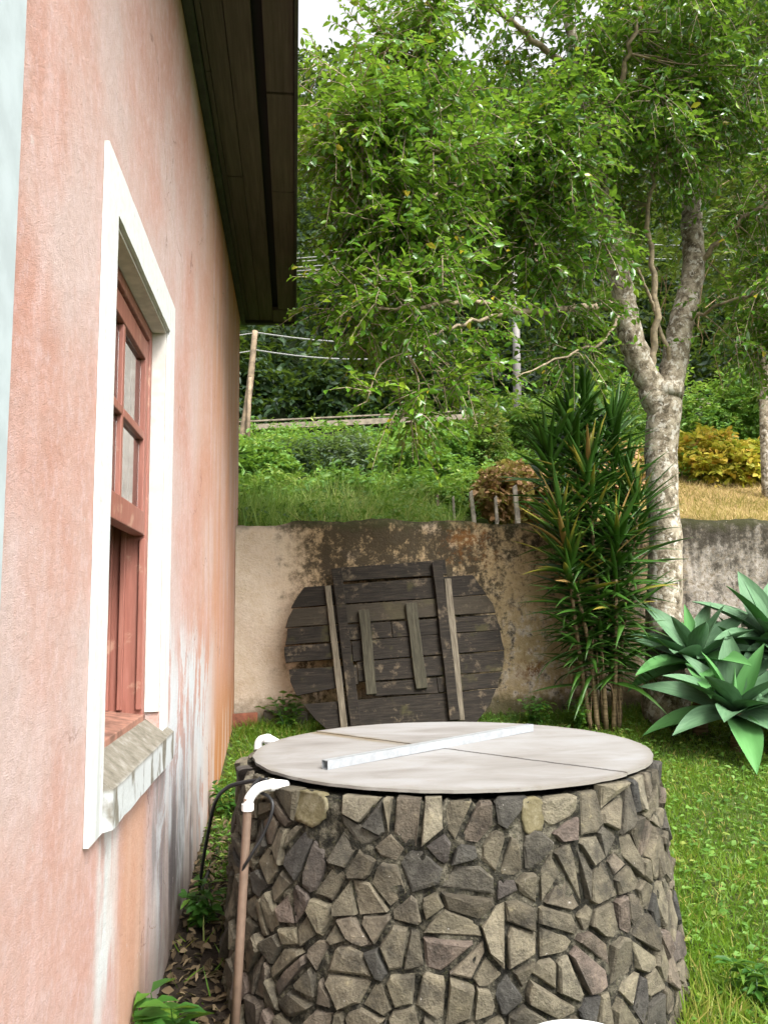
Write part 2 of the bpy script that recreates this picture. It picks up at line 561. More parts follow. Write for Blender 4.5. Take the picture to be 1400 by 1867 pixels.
# black algae: strong towards the top, in a halo round the old cover and in runs
top = g.m('ADD', g.m('MULTIPLY', g.mr(z, 1.3, 2.1), .5), g.mr(z, 1.85, 2.35))
dc = g.n('ShaderNodeVectorMath', operation='DISTANCE')
g.put(dc.inputs[0], p)
dc.inputs[1].default_value = (.82, 6.95, 1.40)
halo = g.mr(g.m('ADD', dc.outputs['Value'], g.m('MULTIPLY', a, .5)), 1.42, 1.12)
lvl = g.m('ADD', g.m('ADD', g.m('MULTIPLY', top, .070), g.m('MULTIPLY', halo, .070)), g.m('MULTIPLY', g.m('ADD', vst, g.m('MULTIPLY', grey, .12)), .26))
blk = g.mr(g.m('ADD', g.m('MULTIPLY', g.m('ADD', b, d), .5), lvl), .625, .790)
blk = g.m('MULTIPLY', blk, notcream)
base = g.mix(g.m('MULTIPLY', blk, .93), base, g.ramp(d, [(.3, (.007, .006, .0045)), (.7, (.034, .027, .016))]))
rn = g.noise(p, 12, 6, .7)
rust = 0.0
for (rx, rz, rr) in ((2.02, 1.12, .20), (1.50, 2.22, .26), (1.62, 2.05, .16)):
    dv = g.n('ShaderNodeVectorMath', operation='DISTANCE')
    g.put(dv.inputs[0], p)
    dv.inputs[1].default_value = (rx, 6.95, rz)
    rust = g.m('MAXIMUM', g.mr(g.m('ADD', dv.outputs['Value'], g.m('MULTIPLY', rn, .9)), rr + .42, rr + .22), rust)
base = g.mix(g.m('MULTIPLY', g.m('MULTIPLY', rust, g.mr(d, .40, .56)), .8), base, (.17, .070, .018))
mossn = g.m('ADD', z, g.m('MULTIPLY', b, .30))
moss = g.m('MAXIMUM', g.mr(mossn, 2.44, 2.54), g.mr(mossn, 1.12, .95))
base = g.mix(g.m('MULTIPLY', moss, g.mr(x, -.35, .05, .55, .85)), base, (.035, .036, .014))
wht = g.m('MULTIPLY', g.mr(d, .66, .72), g.mr(x, .9, 1.6))
base = g.mix(g.m('MULTIPLY', wht, .75), base, (.55, .50, .44))
hh = g.m('ADD', g.m('MULTIPLY', b, 1.2), g.m('ADD', g.m('MULTIPLY', d, .7), g.m('MULTIPLY', e, .4)))
M['old_render'] = g.bsdf(base, .95, g.bump(hh, .7, .02), spec=.15)
plain('old_brick', (.26, .09, .05), .9, .3, 14, .6)
plain('foundation_stone', (.10, .085, .06), .9, .4, 10, .7)

# ground, road
g = G('soil_grass')
p = g.pos()
a = g.noise(p, 1.2, 5)
b = g.noise(p, 14, 6, .7)
x, y = g.sep(p)[0], g.sep(p)[1]
c = g.ramp(b, [(.3, (.030, .030, .012)), (.55, (.060, .085, .018)), (.75, (.10, .13, .03))])
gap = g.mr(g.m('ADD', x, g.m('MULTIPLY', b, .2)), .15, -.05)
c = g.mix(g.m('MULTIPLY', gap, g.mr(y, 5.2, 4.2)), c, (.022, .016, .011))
dry = g.m('MULTIPLY', g.mr(x, 2.6, 3.6), g.m('MULTIPLY', g.mr(y, 7.05, 7.2), g.mr(y, 14, 12)))
c = g.mix(dry, c, g.ramp(b, [(.3, (.17, .115, .045)), (.6, (.30, .205, .085)), (.8, (.38, .28, .13))]))
far = g.mr(y, 17, 26)
c = g.mix(far, c, (.018, .028, .010))
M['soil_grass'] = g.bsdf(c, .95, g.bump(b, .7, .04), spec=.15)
plain('asphalt', (.075, .072, .068), .9, .2, 6, .3)
plain('concrete', (.24, .20, .145), .9, .25, 8, .4)
plain('pole_concrete', (.29, .27, .25), .85, .2, 5, .3)
plain('pole_wood', (.26, .19, .12), .85, .3, 7, .4)
plain('stake_wood', (.46, .40, .32), .85, .3, 12, .5)
plain('wire', (.22, .22, .21), .6, .05, 5)

# bark with lichen
g = G('bark')
p = g.pos()
b = g.noise(p, 12, 7, .75)
li = g.noise(g.map(p, (1, 1, .8), (4, 4, 4)), 22, 5, .6, .4)
d = g.noise(p, 34, 5, .7)
c = g.ramp(b, [(.34, (.04, .032, .02)), (.45, (.15, .122, .082)), (.56, (.33, .285, .21)), (.75, (.46, .41, .32))])
c = g.mix(g.m('MULTIPLY', g.mr(li, .52, .60), .80), c, (.50, .47, .40))
c = g.mix(g.m('MULTIPLY', g.mr(b, .56, .70), .25), c, (.12, .115, .03))
M['bark'] = g.bsdf(c, .9, g.bump(g.m('ADD', b, g.m('MULTIPLY', d, .6)), .8, .025), spec=.2)
plain('twig', (.36, .285, .18), .85, .3, 20, .3)
plain('dry_twig', (.24, .16, .085), .9, .25, 20)


def leaf_mat(name, stops, rough=.42, trans=.35, spec=.5):
    g = G(name)
    c = g.ramp(g.attr(), stops)
    M[name] = g.leaf(c, rough, trans, spec)


leaf_mat('tree_leaf', [(0, (.018, .062, .010)), (.35, (.042, .125, .012)), (.7, (.085, .205, .014)), (.93, (.15, .28, .018)), (1, (.45, .36, .03))], .27, .32, .6)
leaf_mat('olive_leaf', [(0, (.035, .060, .012)), (.5, (.07, .10, .018)), (.85, (.13, .13, .03)), (1, (.28, .16, .04))], .5, .35)
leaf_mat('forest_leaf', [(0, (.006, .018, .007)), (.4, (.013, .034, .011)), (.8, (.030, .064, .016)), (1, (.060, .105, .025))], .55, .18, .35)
leaf_mat('weed_leaf', [(0, (.034, .095, .016)), (.4, (.080, .185, .028)), (.8, (.150, .275, .050)), (1, (.27, .32, .07))], .5, .35, .35)
leaf_mat('grey_leaf', [(0, (.018, .042, .022)), (.45, (.05, .085, .045)), (1, (.13, .165, .095))], .6, .3, .3)
leaf_mat('hedge_leaf', [(0, (.26, .27, .03)), (.4, (.46, .40, .05)), (.75, (.58, .42, .06)), (1, (.50, .22, .06))], .55, .35, .3)
leaf_mat('brown_leaf', [(0, (.20, .10, .045)), (.5, (.38, .21, .10)), (.85, (.46, .30, .17)), (1, (.32, .30, .06))], .7, .25, .25)
leaf_mat('grass_blade', [(0, (.036, .090, .010)), (.4, (.078, .165, .012)), (.8, (.140, .230, .018)), (1, (.34, .28, .08))], .5, .4, .35)
leaf_mat('tall_grass', [(0, (.12, .23, .04)), (.5, (.27, .37, .09)), (.85, (.42, .45, .15)), (1, (.52, .45, .22))], .6, .35, .3)
leaf_mat('dry_grass', [(0, (.18, .125, .05)), (.5, (.32, .22, .09)), (1, (.46, .34, .16))], .7, .3, .25)
leaf_mat('plant_leaf', [(0, (.022, .075, .012)), (.6, (.045, .13, .018)), (1, (.11, .20, .025))], .45, .35, .4)
leaf_mat('litter', [(0, (.04, .028, .016)), (.6, (.10, .07, .04)), (1, (.20, .15, .09))], .9, .1, .2)

g = G('agave_leaf')
p = g.obj()
u, v = g.sep(p)[0], g.sep(p)[1]
f = g.noise(g.map(p, (2, 14, 1)), 4, 4)
c = g.mix(g.mr(f, .35, .65), (.072, .148, .072), (.100, .190, .096))
c = g.mix(g.m('GREATER_THAN', g.rand(), .72), c, g.mix(.6, c, (.075, .24, .045)))
ab = g.m('ABSOLUTE', v)
c = g.mix(g.m('MULTIPLY', g.mr(ab, .080, .108), .45), c, (.11, .24, .11))
M['agave_leaf'] = g.bsdf(c, .62, g.bump(f, .10, .003), spec=.25)

g = G('strap_leaf')
p = g.obj()
u = g.sep(p)[0]
r = g.rand()
f = g.noise(g.map(p, (1, 60, 1)), 3, 3)
c = g.mix(f, (.022, .075, .010), (.062, .155, .016))
tip = g.m('MULTIPLY', g.mr(u, .16, .36), g.mr(r, .5, .75))
c = g.mix(g.m('MULTIPLY', tip, .85), c, (.34, .27, .04))
c = g.mix(g.m('MULTIPLY', g.m('GREATER_THAN', r, .955), .9), c, (.30, .18, .06))
M['strap_leaf'] = g.leaf(c, .40, .25, .5, tcol=g.mix(.5, c, (.16, .28, .03)))
g = G('cane_bark')
p = g.pos()
rg = g.noise(g.map(p, (3, 3, 60)), 1.0, 3)
c = g.ramp(rg, [(.35, (.07, .048, .022)), (.6, (.21, .155, .085))])
M['cane_bark'] = g.bsdf(c, .85, g.bump(rg, .6, .008), spec=.2)

# ================================================================== the setting
rs = np.random.RandomState(7)
random.seed(7)
LOW = ([-60, 1.5, 2.1, 3.1, 4.6, 5.7, 6.95, 7.04], [0.0, .05, .10, .20, .36, .50, .72, .74])
HIGH = ([7.05, 8, 9.6, 11, 12.5, 14, 17, 19.0, 19.6, 25.0, 28, 60, 90, 260], [2.20, 2.36, 2.66, 3.05, 3.6, 4.15, 5.1, 5.75, 5.95, 6.6, 9.5, 40, 52, 60])


def wob(x, y):
    return (np.sin(x * 1.7 + .4 * y) * np.cos(y * 1.3 - .5 * x) * .5 + np.sin(x * 4.1 + 1.3) * np.sin(y * 3.7) * .25)


def ground_z(x, y):
    x, y = np.asarray(x, float), np.asarray(y, float)
    lo = np.interp(y, *LOW) + wob(x, y) * .025 + np.clip(x - 1.2, 0, 4) * .012
    hi = np.interp(y, *HIGH) + wob(x * .6, y * .6) * .10 + np.clip(x, -5, 14) * .020 * np.clip((y - 9) / 8, 0, 1)
    return np.where(y < 7.045, lo, hi)


ys = np.concatenate([np.linspace(-60, 1, 8), np.linspace(1.2, 7.04, 60), np.linspace(7.05, 20, 60), np.linspace(20.4, 60, 60), np.linspace(65, 260, 12)])
xs = np.concatenate([np.linspace(-200, -8, 12), np.linspace(-7.5, 14, 90), np.linspace(15, 200, 20)])
gx, gy = np.meshgrid(xs, ys)
GV = np.stack([gx, gy, ground_z(gx, gy)], -1).reshape(-1, 3)
nx = len(xs)
ii, jj = np.meshgrid(np.arange(nx - 1), np.arange(len(ys) - 1))
q = (jj * nx + ii).ravel()
GT = np.stack([q, q + 1, q + nx + 1, q + nx], -1)
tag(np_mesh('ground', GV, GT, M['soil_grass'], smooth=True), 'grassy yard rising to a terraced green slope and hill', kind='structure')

# the road on its embankment, with a pale concrete edge beam facing the yard
RX0, RX1 = -30.0, 40.0


def road_z(x):
    return 6.28 + .062 * (x + 1.24)


mb = MB()
seg = np.linspace(RX0, RX1, 36)
for a, b in zip(seg[:-1], seg[1:]):
    za, zb = road_z(a), road_z(b)
    mb.add([(a, 20.25, za - .05), (b, 20.25, zb - .05), (b, 24.6, zb), (a, 24.6, za), (a, 20.25, za - 1.2), (b, 20.25, zb - 1.2)], [(0, 1, 2, 3), (0, 4, 5, 1)])
road = tag(mb.build('road', M['asphalt']), 'narrow grey road crossing the slope above the yard', kind='structure')
mb = MB()
for i in range(18):
    a, b = RX0 + i * 70 / 18, RX0 + (i + 1) * 70 / 18 - .03
    za, zb = road_z(a), road_z(b)
    mb.add([(a, 20.0, za - .13), (b, 20.0, zb - .13), (b, 20.24, zb - .13), (a, 20.24, za - .13), (a, 20.0, za + .01), (b, 20.0, zb + .01), (b, 20.24, zb + .01), (a, 20.24, za + .01)],
           [(0, 3, 2, 1), (4, 5, 6, 7), (0, 1, 5, 4), (1, 2, 6, 5), (2, 3, 7, 6), (3, 0, 4, 7)])
mb.build('road_edge_beam', M['concrete'], road)
mb = MB()
for a, b in zip(seg[:-1], seg[1:]):
    za, zb = road_z(a), road_z(b)
    mb.add([(a, 20.04, za + .09), (b, 20.04, zb + .09), (b, 20.04, zb + .125), (a, 20.04, za + .125), (a, 20.09, za + .09), (b, 20.09, zb + .09), (b, 20.09, zb + .125), (a, 20.09, za + .125)],
           [(0, 1, 2, 3), (7, 6, 5, 4), (3, 2, 6, 7), (1, 0, 4, 5)])
for k in range(24):
    xx = RX0 + 1 + k * 2.9
    mb.box((xx, 20.10, road_z(xx) - .02), (xx + .1, 20.16, road_z(xx) + .13))
mb.build('road_rail', M['concrete'], road)

# ------------------------------------------------------------------ the house
HX, HY0, HY1, HZ = -.5, 1.10, 7.30, 4.34
WY0, WY1, WZ0, WZ1 = 2.215, 3.16, 1.20, 2.71
house = thing('house', (-3.2, 4.2, 0), 'pink rendered house with white-framed window and dark wooden eave', 'house')
mb = MB()
WB = WZ0 - .11
Y4, Z4 = [HY0, WY0, WY1, HY1], [-.1, WB, WZ1, HZ]
for X, flip in ((HX, False), (HX - .26, True)):
    for i in range(3):
        for j in range(3):
            if i == 1 and j == 1:
                continue
            f = [(X, Y4[i], Z4[j]), (X, Y4[i + 1], Z4[j]), (X, Y4[i + 1], Z4[j + 1]), (X, Y4[i], Z4[j + 1])]
            mb.add(f if not flip else f[::-1], [(0, 1, 2, 3)])
X0, X1 = HX - .26, HX
mb.add([(X0, WY0, WB), (X1, WY0, WB), (X1, WY0, WZ1), (X0, WY0, WZ1)], [(0, 1, 2, 3)])
mb.add([(X0, WY1, WB), (X1, WY1, WB), (X1, WY1, WZ1), (X0, WY1, WZ1)], [(3, 2, 1, 0)])
mb.add([(X0, WY0, WB), (X1, WY0, WB), (X1, WY1, WB), (X0, WY1, WB)], [(3, 2, 1, 0)])
mb.add([(X0, WY0, WZ1), (X1, WY0, WZ1), (X1, WY1, WZ1), (X0, WY1, WZ1)], [(0, 1, 2, 3)])
mb.add([(HX - .26, HY1, -.1), (HX, HY1, -.1), (HX, HY1, HZ), (HX - .26, HY1, HZ)], [(3, 2, 1, 0)])
mb.add([(HX - .26, HY0, -.1), (HX, HY0, -.1), (HX, HY0, HZ), (HX - .26, HY0, HZ)], [(0, 1, 2, 3)])
mb.build('wall', M['pink_plaster'], house)
mb = MB().box((-6.0, HY0, -.1), (-.762, HY0 + .2, HZ)).box((-6.0, HY1 - .2, -.1), (-.762, HY1, HZ)).box((-6.2, HY0, -.1), (-6.002, HY1, HZ))
mb.build('rear_wall', M['pink_plaster'], house)
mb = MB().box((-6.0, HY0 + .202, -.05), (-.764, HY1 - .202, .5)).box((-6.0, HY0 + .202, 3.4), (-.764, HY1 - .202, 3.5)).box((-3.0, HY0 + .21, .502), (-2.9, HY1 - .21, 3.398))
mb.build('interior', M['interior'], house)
MB().box((HX - .2, HY0 - .03, -.1), (HX + .020, HY0 + .312, HZ - .002)).build('corner_pilaster', M['blue_paint'], house, bevel=.008)

# window band, sill, frame and sash
mb = MB()
xo, xi = HX + .014, HX - .052
by0, by1, bz0, bz1 = 2.08, 3.285, 1.055, 2.852


def band(u_fix, a0, a1, b0, b1, n_, vertical):
    """A hand-trowelled strip with slightly wandering edges; a is along, b across."""
    L_, H_ = [], []
    for k in range(n_ + 1):
        t = a0 + (a1 - a0) * k / n_
        e0, e1 = b0 + random.uniform(-.0022, .0022), b1 + random.uniform(-.0022, .0022)
        L_.append((t, e0)); H_.append((t, e1))
    V = []
    for X_ in (HX + .001, xo):
        for (t, e_) in L_ + H_:
            V.append((X_, e_, t) if vertical else (X_, t, e_))
    m_ = n_ + 1
    Fc = []
    for k in range(n_):
        Fc += [(2 * m_ + k, 2 * m_ + k + 1, 3 * m_ + k + 1, 3 * m_ + k), (k, 2 * m_ + k, 2 * m_ + k + 1, k + 1)[::-1], (m_ + k, m_ + k + 1, 3 * m_ + k + 1, 3 * m_ + k)[::-1]]
    Fc += [(0, m_, 3 * m_, 2 * m_), (n_, 2 * m_ + n_, 3 * m_ + n_, m_ + n_)]
    mb.add(V, Fc)


band(0, bz0, bz1, by0, WY0 - .002, 26, True)
band(0, bz0, bz1, WY1 + .002, by1, 26, True)
band(0, WY0 + .001, WY1 - .001, WZ1 + .002, bz1, 16, False)
mb.build('window_surround', M['white_paint'], house)
mb = MB()
mb.box((xi, WY0 + .001, WZ0 + .05), (HX, WY0 + .010, WZ1 - .001)).box((xi, WY1 - .010, WZ0 + .05), (HX, WY1 - .001, WZ1 - .001)).box((xi, WY0 + .011, WZ1 - .010), (HX, WY1 - .011, WZ1 - .001))
mb.build('window_reveal', M['reveal_paint'], house)
pr = [(-.565, 1.236), (-.462, 1.160), (-.460, 1.062), (-.499, 1.052), (-.565, 1.10)]
mb = MB()
nY = 14
V = []
for i in range(nY + 1):
    yy = WY0 + .001 + (by1 - .01 - WY0) * i / nY
    for k, (a, b) in enumerate(pr):
        V.append((a + (random.uniform(-.0015, .0015) if k in (1, 2) else 0), yy, b + (random.uniform(-.002, .002) if k in (1, 2) else 0)))
Fc = []
for i in range(nY):
    for k in range(5):
        Fc.append((i * 5 + k, (i + 1) * 5 + k, (i + 1) * 5 + (k + 1) % 5, i * 5 + (k + 1) % 5))
Fc += [tuple(range(5)), tuple(nY * 5 + k for k in range(5))[::-1]]
mb.add(V, Fc)
mb.build('window_sill', M['sill_cement'], house)

mb = MB()
fx0, fx1 = -.70, -.552
mb.box((fx0, WY0 + .011, WZ0 + .03), (fx1, WY0 + .05, WZ1 - .011)).box((fx0, WY1 - .05, WZ0 + .03), (fx1, WY1 - .011, WZ1 - .011))
mb.box((fx0, WY0 + .051, WZ1 - .052), (fx1, WY1 - .051, WZ1 - .012))
window = mb.build('window', M['red_wood'], house, bevel=.003)
for a, b, t, zt in ((-.574, -.553, .014, 1.888), (-.640, -.622, .020, WZ1 - .053), (-.700, -.668, .030, WZ1 - .053)):
    MB().box((a, WY1 - .051 - t, 1.265), (b, WY1 - .0515, zt)).build('jamb_bead', M['red_wood'], window, bevel=.002)
    MB().box((a, WY0 + .0515, 1.265), (b, WY0 + .051 + t, zt)).build('jamb_bead', M['red_wood'], window, bevel=.002)
MB().add([(-.72, WY0 + .052, 1.205), (-.548, WY0 + .052, 1.205), (-.548, WY0 + .052, 1.245), (-.72, WY0 + .052, 1.270),
          (-.72, WY1 - .012, 1.205), (-.548, WY1 - .012, 1.205), (-.548, WY1 - .012, 1.245), (-.72, WY1 - .012, 1.270)],
         [(0, 1, 2, 3), (7, 6, 5, 4), (0, 4, 5, 1), (1, 5, 6, 2), (2, 6, 7, 3), (3, 7, 4, 0)]).build('wooden_sill', M['sill_wood'], window, bevel=.003)
sx0, sx1 = -.598, -.5565
sy0, sy1 = WY0 + .054, WY1 - .054
st, mu = .050, .030
ymid = (sy0 + sy1) / 2
MB().box((sx0, sy0, 1.90), (sx1, sy0 + st, 2.640)).build('sash_stile', M['red_wood'], window, bevel=.003)
MB().box((sx0, sy1 - st, 1.90), (sx1, sy1, 2.640)).build('sash_stile', M['red_wood'], window, bevel=.003)
MB().box((sx0, sy0 + st, 2.565), (sx1 - .001, sy1 - st, 2.639)).build('sash_rail', M['red_wood'], window, bevel=.003)
MB().box((sx0 - .004, sy0 + st, 1.900), (sx1 + .005, sy1 - st, 1.985)).build('sash_rail', M['red_wood'], window, bevel=.003)
MB().box((sx0 + .004, ymid - mu / 2, 1.9855), (sx1 - .004, ymid + mu / 2, 2.5645)).build('muntin', M['red_wood'], window, bevel=.003)
for a, b in ((sy0 + st, ymid - mu / 2), (ymid + mu / 2, sy1 - st)):
    MB().box((sx0 + .004, a + .0005, 2.255), (sx1 - .002, b - .0005, 2.285)).build('muntin', M['red_wood'], window, bevel=.003)
    for c0, c1 in ((1.986, 2.2545), (2.2855, 2.564)):
        MB().box((-.580, a + .001, c0), (-.576, b - .001, c1)).build('pane', M['glass'], window)

mb = MB()
V, Fc = [], []
for i in range(25):
    yy_ = 2.70 + .40 * i / 24
    xx_ = -.735 + .012 * math.sin(i * 1.15)
    V += [(xx_, yy_, 1.93), (xx_, yy_, 2.66), (xx_ - .003, yy_, 1.93), (xx_ - .003, yy_, 2.66)]
for i in range(24):
    Fc += [(i * 4, i * 4 + 4, i * 4 + 5, i * 4 + 1), (i * 4 + 2, i * 4 + 3, i * 4 + 7, i * 4 + 6)]
mb.add(V, Fc)
mb.build('curtain', M['curtain'], window, smooth=True)

# the eave: long soffit boards, an open dark slot, short outer boards, fascia
EZ = HZ
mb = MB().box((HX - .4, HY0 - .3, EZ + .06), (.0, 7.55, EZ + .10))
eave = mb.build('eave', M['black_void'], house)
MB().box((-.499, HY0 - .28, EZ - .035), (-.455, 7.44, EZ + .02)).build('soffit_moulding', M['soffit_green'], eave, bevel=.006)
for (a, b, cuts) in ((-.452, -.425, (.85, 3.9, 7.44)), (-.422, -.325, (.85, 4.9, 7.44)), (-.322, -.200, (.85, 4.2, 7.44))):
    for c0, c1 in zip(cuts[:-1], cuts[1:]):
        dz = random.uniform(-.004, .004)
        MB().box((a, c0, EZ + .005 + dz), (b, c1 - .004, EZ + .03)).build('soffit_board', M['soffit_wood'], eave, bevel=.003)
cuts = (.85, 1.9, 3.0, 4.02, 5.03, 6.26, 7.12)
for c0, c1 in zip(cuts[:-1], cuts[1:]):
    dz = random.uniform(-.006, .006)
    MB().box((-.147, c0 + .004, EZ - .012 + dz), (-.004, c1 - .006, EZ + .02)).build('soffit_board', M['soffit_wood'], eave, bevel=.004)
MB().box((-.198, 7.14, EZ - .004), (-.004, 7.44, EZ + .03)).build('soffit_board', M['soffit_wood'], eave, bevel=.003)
MB().box((-.500, 7.445, EZ - .02), (.016, 7.50, EZ + .12)).build('verge_board', M['soffit_green'], eave, bevel=.004)
MB().box((-.002, .80, EZ - .03), (.018, 7.443, EZ + .14)).build('fascia', M['soffit_green'], eave, bevel=.004)
mb = MB()
nR = 60
V, Fc = [], []
for i in range(nR + 1):
    yy = .72 + (7.60 - .72) * i / nR
    h = .03 * math.cos(i * math.pi * 2 / 3)
    V += [(.012, yy, EZ + .16 + h), (-3.2, yy, EZ + 1.75 + h), (-6.5, yy, EZ + .16 + h)]
for i in range(nR):
    for k in (0, 1):
        Fc.append((i * 3 + k, i * 3 + k + 1, i * 3 + k + 4, i * 3 + k + 3))
b0 = len(V)
V += [(x_, y_, z_ + .05) for x_, y_, z_ in V]
Fc += [tuple(b0 + i for i in f[::-1]) for f in Fc]
mb.add(V, Fc)
mb.build('roof', M['roof_tile'], house)

# ------------------------------------------------------------------ the old boundary wall at the back
bw = thing('boundary_wall', (2, 7.05, .7), 'old stained plaster boundary wall behind the stone tank', 'wall')
nxw, nzw = 260, 36
wx = np.linspace(-.497, 12, nxw)
topz = 2.385 + .02 * np.sin(wx * 2.1) + .012 * np.sin(wx * 9.3 + 1) + rs.uniform(-.006, .006, nxw)
topz = np.where(wx < -.05, topz - .012, topz)
V = []
for s_ in (0, 1):
    for k in range(nzw):
        t = k / (nzw - 1)
        zz = .45 + (topz - .45) * t
        d = .010 * np.sin(wx * 3 + zz * 4) + .006 * np.sin(wx * 11 + zz * 9) + rs.uniform(-.002, .002, nxw)
        if k == nzw - 1:
            d = d - .018
        foot = np.clip((.95 - zz) / .3, 0, 1) * .05
        yv = 6.95 + d * 1.0 - foot if s_ == 0 else np.full(nxw, 7.17)
        if k == nzw - 1 and s_ == 0:
            yv = 6.95 + .02 + 0 * d
        V.append(np.stack([wx, yv, zz], -1))
V = np.concatenate(V)
ii, jj = np.meshgrid(np.arange(nxw - 1), np.arange(nzw - 1))
q = (jj * nxw + ii).ravel()
T1 = np.stack([q, q + 1, q + nxw + 1, q + nxw], -1)
T2 = T1[:, ::-1] + nxw * nzw
qt = (nzw - 1) * nxw + np.arange(nxw - 1)
T3 = np.stack([qt, qt + 1, qt + 1 + nxw * nzw, qt + nxw * nzw], -1)
np_mesh('rendered_face', V, np.concatenate([T1, T2, T3]), M['old_render'], bw, smooth=True)
for i, (px_, w_) in enumerate(((-.40, .20), (-.17, .17), (.03, .15))):
    MB().box((px_ - w_ / 2, 6.84, .66), (px_ + w_ / 2, 6.93, .80 + .02 * (i % 2)), .012).build('foundation_stone', M['old_brick'] if i == 0 else M['foundation_stone'], bw, bevel=.012)

# ================================================================== the stone tank
TC = np.array([.62, 3.43])
TZ = 1.03
tank = thing('stone_tank', (TC[0], TC[1], .1), 'round cistern of grey-brown rubble stones set in dark mortar', 'tank')


def t_rad(z):
    return .822 + (TZ - z) * .075


A0 = math.atan2(-TC[1], -TC[0])


def t_map(s, t, h):
    """s: metres round the tank from the side facing the camera, t: height, h: out of the mortar face."""
    a = A0 + s / .86
    r = t_rad(t) + h
    return (TC[0] + r * math.cos(a), TC[1] + r * math.sin(a), t)


na, nz = 220, 34
V = []
for k in range(nz):
    zz = -.05 + (1.005 + .05) * k / (nz - 1)
    a = A0 + np.arange(na) / na * 2 * math.pi
    r = t_rad(zz) + .002 + .006 * np.sin(a * 31 + zz * 40) + rs.uniform(-.006, .006, na)
    V.append(np.stack([TC[0] + r * np.cos(a), TC[1] + r * np.sin(a), np.full(na, zz) + (rs.uniform(-.012, .012, na) if k == nz - 1 else 0)], -1))
for rr, zz in ((.70, 1.0), (.69, .15), (.02, .14)):
    a = A0 + np.arange(na) / na * 2 * math.pi
    V.append(np.stack([TC[0] + rr * np.cos(a), TC[1] + rr * np.sin(a), np.full(na, zz)], -1))
V = np.concatenate(V)
kk, ii = np.meshgrid(np.arange(nz + 2), np.arange(na), indexing='ij')
T = np.stack([kk * na + ii, kk * na + (ii + 1) % na, (kk + 1) * na + (ii + 1) % na, (kk + 1) * na + ii], -1).reshape(-1, 4)
np_mesh('mortar', V, T, M['tank_mortar'], tank)

# rubble stones: an irregular cellular layout over the developed face
S_HALF = math.pi * .86
rng = random.Random(23)
pts = []
tries = 0
while tries < 45000:
    tries += 1
    s_ = rng.uniform(-S_HALF, S_HALF)
    t_ = rng.uniform(-.03, 1.02)
    if .90 < t_:
        t_ = .960 + rng.uniform(-.02, .012)
    rad = rng.choice((.075, .105, .125, .140)) + rng.random() * .012
    ok = True
    for (a, b, c_) in pts:
        ds = (a - s_ + S_HALF) % (2 * S_HALF) - S_HALF
        if abs(ds) < .2 and (ds * 1.15) ** 2 + (b - t_) ** 2 < (rad * .5 + c_ * .5) ** 2:
            ok = False
            break
    if ok:
        pts.append((s_, t_, rad))


def clip(poly, nx_, ny_, d):
    out = []
    for i in range(len(poly)):
        p_, q_ = poly[i], poly[(i + 1) % len(poly)]
        dp = p_[0] * nx_ + p_[1] * ny_ - d
        dq = q_[0] * nx_ + q_[1] * ny_ - d
        if dp <= 0:
            out.append(p_)
        if (dp < 0) != (dq < 0) and dp != dq:
            k = dp / (dp - dq)
            out.append((p_[0] + (q_[0] - p_[0]) * k, p_[1] + (q_[1] - p_[1]) * k))
    return out


def stone_mesh(poly, rng, pos):
    """A rough facetted stone: buried foot ring, shoulder ring, uneven face with an off-centre peak."""
    n = len(poly)
    cx = sum(a for a, b in poly) / n
    cy = sum(b for a, b in poly) / n
    H = rng.uniform(.010, .026)
    tx, ty = rng.uniform(-.22, .22), rng.uniform(-.25, .30)
    V, Fc = [], []
    ring = []
    for a, b in poly:
        k = rng.uniform(.96, 1.02)
        ring.append((cx + (a - cx) * k, cy + (b - cy) * k))

    def hgt(a, b, base):
        return max(.005, base + tx * (a - cx) + ty * (b - cy))
    for a, b in ring:
        V.append(t_map(a, b, -.014))
    for a, b in ring:
        k = rng.uniform(.95, .99)
        a2, b2 = cx + (a - cx) * k, cy + (b - cy) * k
        V.append(t_map(a2, b2, hgt(a2, b2, H * .55) + rng.uniform(-.003, .003)))
    for a, b in ring:
        k = rng.uniform(.78, .92)
        a2, b2 = cx + (a - cx) * k, cy + (b - cy) * k
        V.append(t_map(a2, b2, hgt(a2, b2, H) + rng.uniform(-.003, .003)))
    ox, oy = rng.uniform(-.012, .012), rng.uniform(-.012, .012)
    V.append(t_map(cx + ox, cy + oy, hgt(cx + ox, cy + oy, H) + rng.uniform(-.002, .006)))
    for r_ in (0, 1):
        for i in range(n):
            j = (i + 1) % n
            Fc.append((r_ * n + i, r_ * n + j, (r_ + 1) * n + j, (r_ + 1) * n + i))
    for i in range(n):
        Fc.append((2 * n + i, 2 * n + (i + 1) % n, 3 * n))
    return V, Fc


